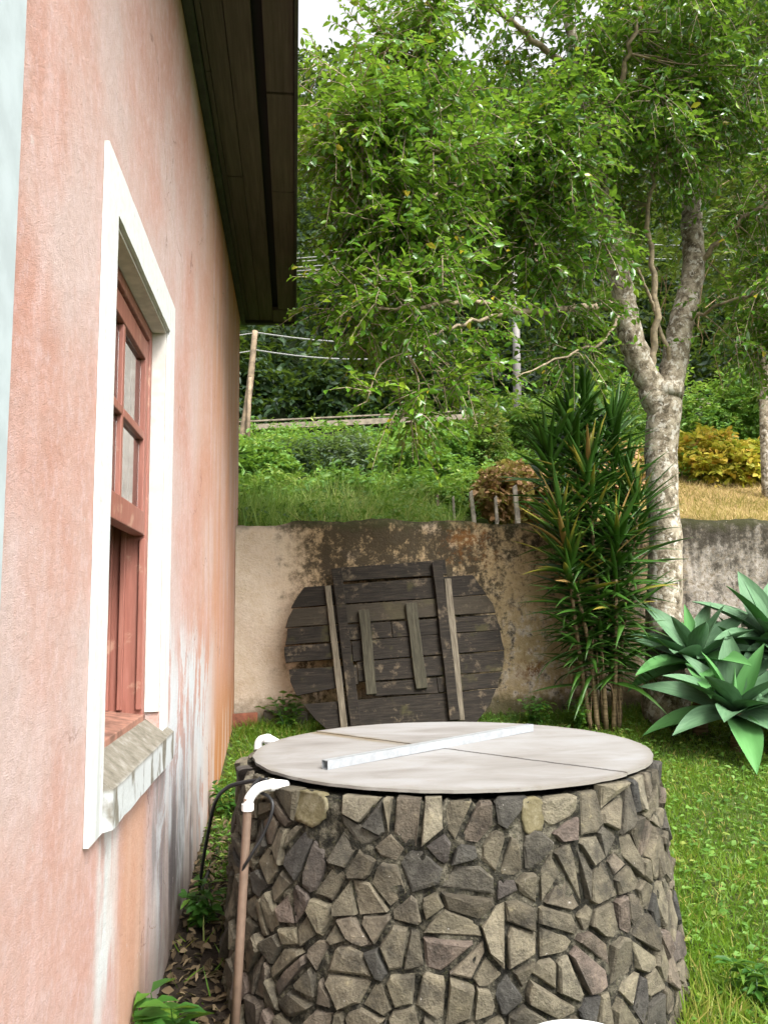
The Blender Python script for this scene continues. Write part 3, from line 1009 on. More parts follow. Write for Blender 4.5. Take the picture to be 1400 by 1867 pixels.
stones = []
for i, (s_, t_, c_) in enumerate(pts):
    poly = [(-.16, -.16), (.16, -.16), (.16, .16), (-.16, .16)]
    for j, (a, b, c2) in enumerate(pts):
        if i == j:
            continue
        ds = (a - s_ + S_HALF) % (2 * S_HALF) - S_HALF
        dt = b - t_
        L = math.hypot(ds, dt)
        if L < .40:
            gap = rng.uniform(.0025, .008)
            poly = clip(poly, ds / L, dt / L, L / 2 + (c_ ** 2 - c2 ** 2) / (2 * L) * .55 - gap)
            if not poly:
                break
    if len(poly) < 3:
        continue
    poly = clip(poly, 0, 1, 1.020 + rng.uniform(-.012, .004) - t_)
    poly = clip(poly, 0, -1, .08 + t_)
    for _ in range(rng.choice((0, 0, 0, 1))):                 # hammer-dressed sides: a random slice off the outline
        a = rng.uniform(0, 2 * math.pi)
        if len(poly) > 2:
            ext = max(p_[0] * math.cos(a) + p_[1] * math.sin(a) for p_ in poly)
            poly = clip(poly, math.cos(a), math.sin(a), ext * rng.uniform(.66, .88))
    if len(poly) < 3:
        continue
    # most cells are broken once or twice by a random line, as rubble is
    parts = [poly]
    for _ in range(2):
        nxt = []
        for q_ in parts:
            area = abs(sum(q_[k][0] * q_[(k + 1) % len(q_)][1] - q_[(k + 1) % len(q_)][0] * q_[k][1] for k in range(len(q_)))) / 2 if len(q_) > 2 else 0
            if area > .0115 and rng.random() < .9:
                mx_, my_ = sum(p_[0] for p_ in q_) / len(q_), sum(p_[1] for p_ in q_) / len(q_)
                a = rng.uniform(0, math.pi)
                ca, sa = math.cos(a), math.sin(a)
                d_ = mx_ * ca + my_ * sa + rng.uniform(-.018, .018)
                gp = rng.uniform(.003, .008)
                nxt += [clip(q_, ca, sa, d_ - gp), clip(q_, -ca, -sa, -d_ - gp)]
            else:
                nxt.append(q_)
        parts = [q_ for q_ in nxt if len(q_) > 2]
    for poly in parts:
        out = []
        n = len(poly)
        for k in range(n):
            p0, p1, p2 = poly[k - 1], poly[k], poly[(k + 1) % n]
            l1, l2 = math.dist(p0, p1), math.dist(p1, p2)
            if l1 < .010:
                continue
            if rng.random() < .22 and l1 > .03 and l2 > .03:
                f1, f2 = rng.uniform(.10, .25), rng.uniform(.10, .25)
                out.append((p1[0] + (p0[0] - p1[0]) * f1, p1[1] + (p0[1] - p1[1]) * f1))
                out.append((p1[0] + (p2[0] - p1[0]) * f2, p1[1] + (p2[1] - p1[1]) * f2))
            else:
                out.append((p1[0] + rng.uniform(-.005, .005), p1[1] + rng.uniform(-.005, .005)))
        if len(out) < 3:
            continue
        mx_, my_ = sum(p_[0] for p_ in out) / len(out), sum(p_[1] for p_ in out) / len(out)
        stones.append((s_ + mx_, t_ + my_, [(s_ + a, t_ + b) for a, b in out]))

PATCHES = [(-.500, .968, .082), (.285, .968, .040)]            # the two plastered hollows under the rim


def in_patch(s_, t_):
    return any(abs(s_ - a) < w + .022 and t_ > .885 for a, b, w in PATCHES)


stones = [q_ for q_ in stones if not in_patch(q_[0], q_[1])]
stones.sort(key=lambda q_: abs(q_[0]))
rest = MB()
for k, (s_, t_, poly) in enumerate(stones):
    V, Fc = stone_mesh(poly, rng, None)
    if k < 298:
        m_ = MB().add(V, Fc)
        m_.build('stone', M['tank_stone'], tank)
    else:
        rest.add(V, Fc)
if rest.v:
    tag(rest.build('far_side_stones', M['tank_stone'], tank), kind='stuff')
for (s_, t_, w_) in PATCHES:
    mb = MB()
    n = 22
    ring = []
    for k in range(n):
        a = k / n * 2 * math.pi
        q_ = (abs(math.cos(a)) ** .6) * math.copysign(1, math.cos(a))
        ring.append((s_ + w_ * q_ * rng.uniform(.9, 1.08), min(1.012, t_ + (.062 if math.sin(a) < 0 else .05) * math.sin(a) * rng.uniform(.85, 1.1))))
    rings = [[t_map(a, b, -.02) for a, b in ring], [t_map(a, b, .010 + rng.uniform(0, .008)) for a, b in ring],
             [t_map(s_ + (a - s_) * .84, t_ + (b - t_) * .84, .0115) for a, b in ring], [t_map(s_ + (a - s_) * .5, t_ + (b - t_) * .5, .0105) for a, b in ring]]
    V = sum(rings, []) + [t_map(s_, t_, .0105)]
    Fc = [(r_ * n + k, r_ * n + (k + 1) % n, (r_ + 1) * n + (k + 1) % n, (r_ + 1) * n + k) for r_ in range(3) for k in range(n)] + [(3 * n + k, 3 * n + (k + 1) % n, 4 * n) for k in range(n)]
    mb.add(V, Fc)
    mb.build('mortar_patch', M['yellow_mortar'], tank, smooth=True)

# ------------------------------------------------------------------ lid of two cement sheets
LC, LR, LZ = np.array([.635, 3.405]), .800, 1.030
lid = thing('tank_lid', (LC[0], LC[1], LZ), 'round grey cement sheet lid in two pieces covering the tank', 'lid')
P0, P1 = np.array([.085, 4.015]), np.array([1.136, 2.782])
jd = (P1 - P0) / np.linalg.norm(P1 - P0)
jn = np.array([-jd[1], jd[0]])                    # points to the side away from the camera
off = (P0 - LC) @ jn
a_s = math.acos(max(-1, min(1, off / LR)))
base_a = math.atan2(jn[1], jn[0])
half = math.sqrt(LR ** 2 - off ** 2)
zig = [(u, rng.uniform(-.004, .004)) for u in np.linspace(half * .985, -half * .985, 30)]
for side in (1, -1):
    if side == 1:
        angs = np.linspace(base_a - a_s, base_a + a_s, 70)
    else:
        angs = np.linspace(base_a + a_s, base_a - a_s + 2 * math.pi, 70)
    out = [LC + (LR + rng.uniform(-.003, .003)) * np.array([math.cos(a), math.sin(a)]) for a in angs]
    crack = [LC + jn * (off + w + side * .0022) + jd * u for u, w in zig]
    # arc ends where the crack begins
    if np.linalg.norm(out[-1] - crack[0]) > np.linalg.norm(out[-1] - crack[-1]):
        crack = crack[::-1]
    ring = out + crack
    n = len(ring)
    z0, z1 = LZ + .003 + (.003 if side == 1 else 0), LZ + .013 + (.003 if side == 1 else 0)
    mb = MB()
    mb.add([(p_[0], p_[1], z1) for p_ in ring] + [(p_[0], p_[1], z0) for p_ in ring], [tuple(range(n)), tuple(range(2 * n - 1, n - 1, -1))] + [(k, n + k, n + (k + 1) % n, (k + 1) % n) for k in range(n)])
    mb.build('lid_sheet', M['lid_cement'], lid)

# square steel tube lying on the lid
a3, b3 = np.array([.118, 3.022, LZ + .0135]), np.array([1.098, 3.764, LZ + .0180])
d3 = (b3 - a3) / np.linalg.norm(b3 - a3)
n3 = np.array([-d3[1], d3[0], 0.0])
n3 /= np.linalg.norm(n3)
u3 = np.cross(d3, n3)
u3 = u3 if u3[2] > 0 else -u3
bar = thing('steel_tube', a3, 'square hollow galvanised steel tube lying across the cement lid', 'steel tube')
mb = MB()
W_, H_, t_ = .034, .032, .0025
sec_o = [(0, 0), (W_, 0), (W_, H_), (0, H_)]
sec_i = [(t_, t_), (W_ - t_, t_), (W_ - t_, H_ - t_), (t_, H_ - t_)]
V = []
for e_ in (a3, b3):
    for sec in (sec_o, sec_i):
        V += [tuple(e_ + n3 * a + u3 * b) for a, b in sec]
Fc = []
for k in range(4):
    j = (k + 1) % 4
    Fc += [(k, j, 8 + j, 8 + k), (4 + j, 4 + k, 12 + k, 12 + j), (j, k, 4 + k, 4 + j), (8 + k, 8 + j, 12 + j, 12 + k)]
mb.add(V, Fc)
mb.build('tube_wall', M['galvanised'], bar)


# ------------------------------------------------------------------ pipes and hoses
def smooth_path(pts, n=8):
    P = [np.array(p_, float) for p_ in pts]
    P = [2 * P[0] - P[1]] + P + [2 * P[-1] - P[-2]]
    out = []
    for i in range(1, len(P) - 2):
        for k in range(n):
            t = k / n
            a, b, c_, d_ = P[i - 1], P[i], P[i + 1], P[i + 2]
            out.append(.5 * ((2 * b) + (c_ - a) * t + (2 * a - 5 * b + 4 * c_ - d_) * t ** 2 + (3 * b - a - 3 * c_ + d_) * t ** 3))
    out.append(P[-2])
    return out


def radial(ang_s, r, z):
    a = A0 + ang_s / .86
    return np.array([TC[0] + r * math.cos(a), TC[1] + r * math.sin(a), z])


pipe = thing('drain_pipe', radial(-.68, .96, .15), 'brown plastic pipe with white elbow running down the stone tank', 'pipe')
sA = -.665
top_p = radial(sA + .02, .845, 1.018)
e0 = radial(sA - .006, .912, 1.010)
e1 = radial(sA - .016, .936, .982)
e2 = radial(sA - .018, .942, .952)
bot = radial(sA - .03, .985, .10)
MB().tube([e2 + (0, 0, .03), e2, e2 * .5 + bot * .5, bot], .0150, 14).build('brown_pipe', M['brown_pvc'], pipe, smooth=True)
el = MB().tube(smooth_path([radial(sA + .02, .81, 1.010), top_p, radial(sA + .006, .885, 1.019), e0, e1, e2]), .0172, 16)
elbow = el.build('elbow', M['white_pvc'], pipe, smooth=True)
MB().tube([e2 + (0, 0, .012), e2 + (0, 0, -.010)], .0208, 16).build('socket_collar', M['white_pvc'], elbow, smooth=False)
MB().tube([radial(sA + .014, .858, 1.0185), radial(sA + .010, .872, 1.0190)], .0208, 16).build('socket_collar', M['white_pvc'], elbow)

q0, q1 = np.array([-.178, 3.79, 1.045]), np.array([-.05, 3.93, 1.052])
p2 = thing('inlet_pipe', (-.19, 3.8, .9), 'white plastic elbow pipe behind the far edge of the cement lid', 'pipe')
MB().tube(smooth_path([(-.165, 3.84, .80), (-.165, 3.845, .98), (-.158, 3.842, 1.030), (-.118, 3.83, 1.040), (-.05, 3.80, 1.012), (.05, 3.76, 1.008)]), .019, 14).build('white_pipe', M['white_pvc'], p2, smooth=True)
MB().tube([(-.130, 3.834, 1.0395), (-.112, 3.828, 1.0385)], .0235, 16).build('socket_collar', M['white_pvc'], p2)

hs1 = [radial(-.78, .84, 1.022), radial(-.73, .895, 1.0), radial(-.645, .885, .985), radial(-.615, .89, .95), radial(-.632, .915, .87), radial(-.655, .95, .80), radial(-.69, .962, .72), radial(-.705, .955, .50), radial(-.72, .99, .16)]
tag(MB().tube(smooth_path(hs1), .0055, 8).build('black_cable', M['black_rubber'], smooth=True), 'thin black cable twisted round the brown pipe', 'cable')
hs2 = [radial(-.74, .83, 1.020), radial(-.82, .875, 1.005), radial(-.92, .915, .97), (-.315, 3.42, .86), (-.36, 3.62, .70), (-.40, 3.78, .52), (-.425, 3.92, .37), (-.42, 4.3, .35), (-.40, 4.7, .39)]
tag(MB().tube(smooth_path(hs2), .0075, 8).build('black_hose', M['black_rubber'], smooth=True), 'black hose hanging from the rim into the gap by the house', 'hose')

# white bucket just inside the bottom edge of the picture
BK = (.705, 2.10)
bz = float(ground_z(*BK))
bucket = thing('bucket', (BK[0], BK[1], bz), 'white plastic bucket in front of the stone tank', 'bucket')
bh = .519 - bz
MB().lathe([(.001, 0), (.115, 0), (.118, .005), (.142, bh - .06), (.149, bh - .058), (.149, bh - .045), (.146, bh - .043), (.150, bh - .012), (.156, bh - .010), (.158, bh - .004), (.156, bh), (.147, bh), (.144, bh - .01), (.115, .01), (.001, .008)], (BK[0], BK[1], bz), 40).build('bucket_body', M['white_pvc'], bucket, smooth=True)
MB().tube([(BK[0] + .158 * math.cos(a), BK[1] - .02 - .12 * math.sin(a), bz + bh - .05 - .10 * math.sin(a)) for a in np.linspace(0, math.pi, 20)], .003, 6).build('wire_handle', M['galvanised'], bucket, smooth=True)

# ------------------------------------------------------------------ the old round wooden cover leaning on the wall
cov = thing('wooden_cover', (.83, 6.62, .72), 'dark weathered round plank cover leaning against the stained wall', 'cover')
CB = np.array([.815, 6.66, 1.36])                 # centre of the disc
cu = unit(np.array([1.0, 0.0, .055]))
cv = unit(np.array([-.10, .30, 1.0]) - cu * np.dot(np.array([-.10, .30, 1.0]), cu))
cn = np.cross(cu, cv)                            # towards the camera (-Y)
if cn[1] > 0:
    cn = -cn
CR = .895


def c_pt(u, v, h):
    return CB + cu * u + cv * v + cn * h


def prism(poly, h0, h1, jit=0.0):
    n = len(poly)
    V = [tuple(c_pt(a, b, h1 + rng.uniform(-jit, jit))) for a, b in poly] + [tuple(c_pt(a, b, h0)) for a, b in poly]
    return MB().add(V, [tuple(range(n)), tuple(range(2 * n - 1, n - 1, -1))] + [(k, n + k, n + (k + 1) % n, (k + 1) % n) for k in range(n)])


def to_local(o, rotm):
    """Give a part built in world coordinates the disc's own axes so that its grain runs with the boards."""
    me = o.data
    org = Vector(ORG[o.name])
    inv = rotm.inverted()
    for v_ in me.vertices:
        v_.co = inv @ v_.co
    o.rotation_euler = rotm.to_euler()


rotc = Matrix(((cu[0], -cn[0], cv[0]), (cu[1], -cn[1], cv[1]), (cu[2], -cn[2], cv[2])))
edges_v = [.695, .540, .355, .190, .045, -.130, -.300, -.430, -.690]


def plank(u0, u1, v0, v1, vt0=0, vt1=0):
    """Board between heights v1 (low) and v0 (high), ends cut to the disc where they reach past it."""
    def lim(u, v):
        m_ = math.sqrt(max(.02, CR ** 2 - v ** 2)) + rng.uniform(-.016, .008)
        return max(-m_, min(m_, u))
    vm = (v0 + v1) / 2
    top_, bot_ = [], []
    for k in range(5):
        t = k / 4
        top_.append((lim(u0 + (u1 - u0) * t, v0), v0 - rng.uniform(.002, .009) + vt0 * (t - .5)))
        bot_.append((lim(u0 + (u1 - u0) * t, v1), v1 + rng.uniform(.001, .008) + vt1 * (t - .5)))
    midr, midl = (lim(u1, vm), vm), (lim(u0, vm), vm)
    poly = bot_ + [midr] + top_[::-1] + [midl]
    h = rng.uniform(-.004, .006)
    o = prism(poly, -.022 + h, h, .002).build('plank', M['dark_plank'], cov, bevel=.003)
    to_local(o, rotc)


for i in range(8):
    v0, v1 = edges_v[i], edges_v[i + 1]
    if i == 0:
        plank(-.40, .50, v0 - .005, v1 + .012, .02)
    elif i == 1:
        plank(-1, 1, v0, v1, .012)
    elif i == 3:
        plank(-1, -.02, v0, v1)
        plank(-.015, 1, v0 - .006, v1 - .004)
    elif i == 4:
        plank(-1, -.36, v0 - .004, v1 + .030)
        plank(-.355, 1, v0, v1)
    elif i == 5:
        plank(-1, -.33, v0 - .020, v1 - .050, -.01, .07)
        plank(-.325, 1, v0, v1)
    elif i == 6:
        plank(-.22, .30, v0 - .004, v1, .0, -.02)        # this board has lost its left end
        plank(.304, 1, v0, v1 - .004)
    else:
        plank(-1, 1, v0, v1, rng.uniform(-.012, .012))


def batten(p_, q_, w, h, m_, zo):
    p_, q_ = np.array(p_), np.array(q_)
    d = (q_ - p_) / np.linalg.norm(q_ - p_)
    s_ = np.array([-d[1], d[0]])
    L = np.linalg.norm(q_ - p_)
    a, b = [], []
    for k in range(7):
        t = k / 6
        c_ = p_ + d * L * t
        a.append(tuple(c_ + s_ * (w / 2 + rng.uniform(-.003, .003))))
        b.append(tuple(c_ - s_ * (w / 2 + rng.uniform(-.003, .003))))
    o = prism(a + b[::-1], zo, zo + h, .002).build('batten', M[m_], cov, bevel=.003)
    to_local(o, rotc)


def c_uv(x, y):
    """Where the sight line through a photograph pixel meets the face of the disc."""
    d = FW + RT * (x - 700.0) / F_PX - UP * (y - 933.5) / F_PX
    k = np.dot(CB - CAM, cn) / np.dot(d, cn)
    w = CAM + d * k - CB
    return np.array([np.dot(w, cu), np.dot(w, cv)])


batten(c_uv(613, 1040), c_uv(648, 1325), .082, .045, 'dark_plank', .007)
batten(c_uv(597, 1070), c_uv(628, 1330), .052, .026, 'pale_batten', .007)
batten(c_uv(795, 1028), c_uv(828, 1315), .082, .045, 'dark_plank', .007)
batten(c_uv(815, 1057), c_uv(840, 1315), .056, .028, 'pale_batten', .007)
batten(c_uv(663, 1115), c_uv(677, 1268), .085, .040, 'mossy_batten', .007)
batten(c_uv(748, 1102), c_uv(768, 1257), .092, .034, 'mossy_batten', .007)

# ================================================================== vegetation
def rand_dirs(n, rs_):
    return unit(rs_.normal(size=(n, 3)))


def twigs_leaves(C, D, L, per, ll, lw, rs_, droop=.25, jitter=.35):
    """Leaves set alternately along twigs that start at C, point along D and are L long."""
    n = len(C)
    t = (np.arange(per) + .6) / per
    side = np.where(np.arange(per) % 2 == 0, 1.0, -1.0)
    Dn = unit(D)
    upv = np.tile([0, 0, 1.0], (n, 1)) + rs_.normal(size=(n, 3)) * .25
    S = unit(np.cross(Dn, upv))
    P = C[:, None] + Dn[:, None] * (t[None, :, None] * L[:, None, None])
    P[..., 2] -= droop * (t[None] ** 2) * L[:, None]
    LD = S[:, None] * side[None, :, None] + Dn[:, None] * .55 + rs_.normal(size=(n, per, 3)) * jitter
    LD[..., 2] -= .30
    N = np.tile(upv[:, None], (1, per, 1)) + rs_.normal(size=(n, per, 3)) * .55
    k = n * per
    sz = rs_.uniform(.55, 1.4, k)
    return P.reshape(-1, 3), LD.reshape(-1, 3), N.reshape(-1, 3), ll * sz, lw * sz


def leaf_obj(name, parent, mat, P, D, N, L, W, rnd):
    V, T, k = leaf_cloud(P, D, N, L, W)
    return np_mesh(name, V, T, mat, parent, np.repeat(rnd, k))


def twig_mesh(C, D, L, droop, rad=.004):
    """Thin three-sided twigs."""
    n = len(C)
    Dn = unit(D)
    A = C
    B = C + Dn * (L * .55)[:, None]
    B[:, 2] -= droop * .3 * L
    E = C + Dn * L[:, None]
    E[:, 2] -= droop * L
    S = unit(np.cross(Dn, [0.1, 0.2, 1.0]))
    U = np.cross(S, Dn)
    rings = []
    for P_, r_ in ((A, rad), (B, rad * .75), (E, rad * .3)):
        for a in (0, 2.09, 4.19):
            rings.append(P_ + (S * math.cos(a) + U * math.sin(a)) * r_)
    V = np.stack(rings, 1)
    T = []
    for i in (0, 1):
        for a in range(3):
            T.append([i * 3 + a, i * 3 + (a + 1) % 3, (i + 1) * 3 + (a + 1) % 3, (i + 1) * 3 + a])
    T = (np.array(T)[None] + (np.arange(n) * 9)[:, None, None]).reshape(-1, 4)
    return V.reshape(-1, 3), T


# ------------------------------------------------------------------ the tree over the yard
rt_ = np.random.RandomState(11)
tree = thing('yard_tree', at(1205, 1190, 6.6) * [1, 1, 0] + [0, 0, .72], 'tall glossy-leaved tree with lichened forked trunk beside the strap-leaved plant', 'tree')


def jog(path, n=6, amp=.02):
    P = smooth_path(path, n)
    return [p_ + rt_.normal(size=3) * amp for p_ in P]


mb = MB()
base = at(1212, 1250, 6.6)
base[2] = .68
tp = [base, at(1210, 1130, 6.6), at(1213, 1000, 6.6), at(1206, 860, 6.62), at(1210, 760, 6.62), at(1214, 705, 6.62)]
P = jog(tp, 6, .006)
mb.tube(P, np.interp(np.linspace(0, 1, len(P)), [0, .12, .5, .85, 1], [.20, .155, .132, .145, .15]), 16)
lim_l = [at(1206, 760, 6.62), at(1178, 690, 6.6), at(1150, 620, 6.55), at(1137, 545, 6.5), at(1122, 470, 6.45), at(1100, 380, 6.35), at(1085, 270, 6.2), at(1050, 130, 6.1), at(1020, -60, 6.0)]
P = jog(lim_l, 6, .008)
mb.tube(P, np.interp(np.linspace(0, 1, len(P)), [0, .2, .6, 1], [.115, .112, .085, .035]), 12)
lim_r = [at(1214, 760, 6.62), at(1228, 670, 6.65), at(1243, 590, 6.7), at(1262, 490, 6.75), at(1258, 370, 6.8), at(1240, 230, 6.8), at(1228, 60, 6.8), at(1215, -150, 6.8)]
P = jog(lim_r, 6, .008)
mb.tube(P, np.interp(np.linspace(0, 1, len(P)), [0, .2, .6, 1], [.12, .115, .09, .04]), 12)
mb.build('trunk', M['bark'], tree, smooth=True)
mb = MB()
NODES = []


def bough(path, r0, r1, amp=.012):
    P = jog(path, 6, amp)
    mb.tube(P, np.linspace(r0, r1, len(P)), 7)
    NODES.extend(P[1:])


bough([at(1136, 555, 6.5), at(1085, 558, 6.3), at(1010, 566, 6.0), at(930, 566, 5.8), at(870, 548, 5.6), at(780, 556, 5.4), at(690, 563, 5.2)], .034, .010)
bough([at(935, 567, 5.8), at(860, 585, 5.6), at(800, 605, 5.45), at(740, 640, 5.3)], .016, .006)
bough([at(870, 548, 5.6), at(840, 515, 5.5), at(800, 505, 5.4)], .014, .006)
bough([at(1098, 375, 6.35), at(1040, 372, 6.2), at(960, 385, 6.0), at(880, 400, 5.8), at(800, 440, 5.6), at(730, 480, 5.4)], .034, .010)
bough([at(1085, 270, 6.2), at(1000, 280, 6.1), at(900, 300, 6.0), at(855, 220, 5.9), at(790, 130, 5.8), at(700, 70, 5.7)], .038, .010)
bough([at(875, 160, 5.9), at(800, 120, 5.8), at(720, 80, 5.6)], .016, .008)
bough([at(1000, 280, 6.1), at(900, 260, 5.8), at(780, 270, 5.5), at(660, 290, 5.2)], .026, .008)
bough([at(960, 385, 6.0), at(860, 340, 5.7), at(740, 370, 5.4), at(640, 390, 5.2)], .022, .008)
bough([at(1180, 690, 6.6), at(1195, 600, 6.5), at(1190, 480, 6.4), at(1180, 400, 6.3), at(1195, 300, 6.2)], .036, .014)
bough([at(1225, 690, 6.65), at(1205, 590, 6.5), at(1180, 530, 6.4), at(1150, 470, 6.3)], .022, .008)
bough([at(1262, 490, 6.75), at(1320, 430, 6.5), at(1390, 370, 6.3), at(1460, 330, 6.2)], .028, .010)
bough([at(1240, 230, 6.8), at(1310, 160, 6.6), at(1390, 90, 6.4)], .034, .012)
bough([at(1050, 130, 6.1), at(960, 60, 6.0), at(880, 0, 5.9), at(800, -70, 5.9)], .030, .010)
bough([at(1085, 270, 6.2), at(1130, 150, 5.9), at(1160, 40, 5.7), at(1180, -80, 5.6)], .032, .010)
bough([at(1240, 590, 6.7), at(1300, 560, 6.4), at(1360, 540, 6.2)], .020, .008)
bough([at(1138, 560, 6.5), at(1100, 620, 6.2), at(1030, 650, 5.9), at(940, 690, 5.7)], .016, .005)
NODES = np.array(NODES)

# crown lobes: centre, radii, number of leaf sprays
LOBES = [
    (at(735, 170, 5.7), (.64, .7, .48), 330), (at(650, 300, 5.5), (.38, .6, .62), 330), (at(760, 330, 5.6), (.60, .7, .62), 420), (at(785, 60, 5.9), (.36, .6, .28), 150),
    (at(660, 570, 5.4), (.26, .45, .30), 80), (at(770, 575, 5.4), (.48, .6, .30), 120), (at(850, 440, 5.7), (.50, .6, .24), 90), (at(735, 460, 5.5), (.36, .5, .24), 95),
    (at(955, 335, 5.9), (.50, .8, .52), 380), (at(985, 260, 6.0), (.42, .7, .30), 190), (at(985, 470, 5.9), (.20, .5, .16), 24), (at(850, 680, 5.6), (.24, .4, .16), 26),
    (at(1170, 140, 6.0), (.46, .9, .62), 360), (at(1300, 130, 6.3), (.70, .9, .75), 660), (at(1050, 60, 6.0), (.28, .6, .36), 110), (at(1075, 215, 6.0), (.32, .6, .30), 150), (at(930, 60, 6.1), (.24, .5, .30), 45), (at(1170, 290, 6.3), (.60, .7, .42), 230), (at(1360, 360, 6.2), (.45, .7, .60), 300),
    (at(1380, 540, 6.3), (.42, .6, .50), 240), (at(1040, 490, 6.0), (.30, .5, .46), 120), (at(1080, -150, 6.2), (1.2, 1.2, .50), 240), (at(1350, -100, 6.4), (.8, 1.0, .6), 260),
    (at(720, 745, 5.2), (.20, .25, .14), 20), (at(790, 710, 5.3), (.26, .3, .14), 32), (at(1040, 640, 6.0), (.22, .4, .18), 24), (at(1320, 600, 6.3), (.22, .4, .26), 50),
]
Cs, Ds = [], []
for (c_, r_, n_) in LOBES:
    n_ = int(n_ * 1.5)
    nc = max(5, n_ // 14)
    d = rand_dirs(nc, rt_)
    rad = rt_.uniform(.15, 1.0, nc) ** .5
    cl = c_ + d * np.array(r_) * rad[:, None]
    kk = rt_.randint(0, nc, n_)
    e_ = rand_dirs(n_, rt_)
    Cs.append(cl[kk] + e_ * rt_.uniform(.02, .17, n_)[:, None] * [1.15, 1.15, .75])
    dd = e_ * .7 + d[kk] * .5 + rt_.normal(size=(n_, 3)) * .4
    dd[:, 2] -= .20
    Ds.append(dd)
Cs, Ds = np.concatenate(Cs), np.concatenate(Ds)
LIMB = np.array(jog(lim_l[:6], 8, 0) + jog(lim_r[:5], 8, 0) + jog(tp, 8, 0))
dl = np.linalg.norm((Cs[:, None] - LIMB[None]) * [1, .25, 1], axis=2).min(1)
open_ = (dl > .30) | (rt_.rand(len(Cs)) < .10)
Cs, Ds = Cs[open_], Ds[open_]
# sprays hang on small branches that grow from the nearest bough
for k in rt_.choice(len(Cs), 330, replace=False):
    j = np.argmin(np.linalg.norm(NODES - Cs[k], axis=1))
    a, b = NODES[j], Cs[k]
    L = np.linalg.norm(b - a)
    if .08 < L < 1.1:
        m_ = (a + b) / 2 + rt_.normal(size=3) * .08 * L + np.array([0, 0, .10 * L])
        mb.tube(smooth_path([a, m_, b], 4), np.linspace(.0035 + .006 * L, .003, 9), 5)
mb.build('boughs', M['twig'], tree, smooth=True)
Ls = rt_.uniform(.16, .34, len(Cs))
V, T = twig_mesh(Cs, Ds, Ls, .25)
np_mesh('twigs', V, T, M['twig'], tree)
P, D, N, LL, LW = twigs_leaves(Cs, Ds, Ls, 10, .062, .031, rt_)
hue = np.repeat(np.clip(.64 - .14 * (Cs[:, 0] - 1.2) / 1.6 + rt_.normal(size=len(Cs)) * .18, .05, .88), 10) + rt_.normal(size=len(P)) * .10
hue = np.clip(hue, 0, .94)
hue[rt_.rand(len(P)) < .006] = 1.0
leaf_obj('crown', tree, M['tree_leaf'], P, D, N, LL, LW, hue)


# ------------------------------------------------------------------ shrubs and bushes
def bush(name, label, cat, base, size, n, mat, ll, lw, seed, group=None, stem=True, flat=.0, per=7, hue=(.0, .95), tw=.22):
    r_ = np.random.RandomState(seed)
    px_, yd_, top_ = base
    top3 = at(px_, top_, yd_)
    base = np.array([top3[0], yd_, float(ground_z(top3[0], yd_)) - .02])
    t = thing(name, base, label, cat, group)
    sx, sy = size
    sz = max(.35, (top3[2] - base[2] - .06) / 1.10)
    nl = max(3, int(4 + sx * 3))
    cs = base + np.stack([r_.uniform(-.6, .6, nl) * sx, r_.uniform(-.6, .6, nl) * sy, r_.uniform(.25, .78, nl) * sz], -1)
    k = r_.randint(0, nl, n)
    d = rand_dirs(n, r_)
    C = cs[k] + d * np.array([sx * .5, sy * .5, sz * .30]) * (r_.uniform(.2, 1, n) ** .4)[:, None]
    C[:, 2] = np.maximum(C[:, 2], base[2] + .03)
    dd = d + r_.normal(size=(n, 3)) * .5 + [0, 0, .25]
    L = r_.uniform(.6, 1.2, n) * tw
    P, D, N, A, B = twigs_leaves(C, dd, L, per, ll, lw, r_, .2)
    h = np.clip(np.repeat(r_.uniform(*hue, size=n) * .85 + .02 + .15 * (C[:, 2] - base[2]) / sz, per) + r_.normal(size=n * per) * .12, 0, 1)
    leaf_obj('foliage', t, mat, P, D, N, A, B, h)
    m_ = MB()
    for c_ in cs:
        m_.tube(smooth_path([base + r_.normal(size=3) * [.06, .06, 0], (base + c_) / 2 + r_.normal(size=3) * .06, c_], 4), np.linspace(.022, .006, 9), 5)
    m_.build('stems', M['twig'], t)
    return t


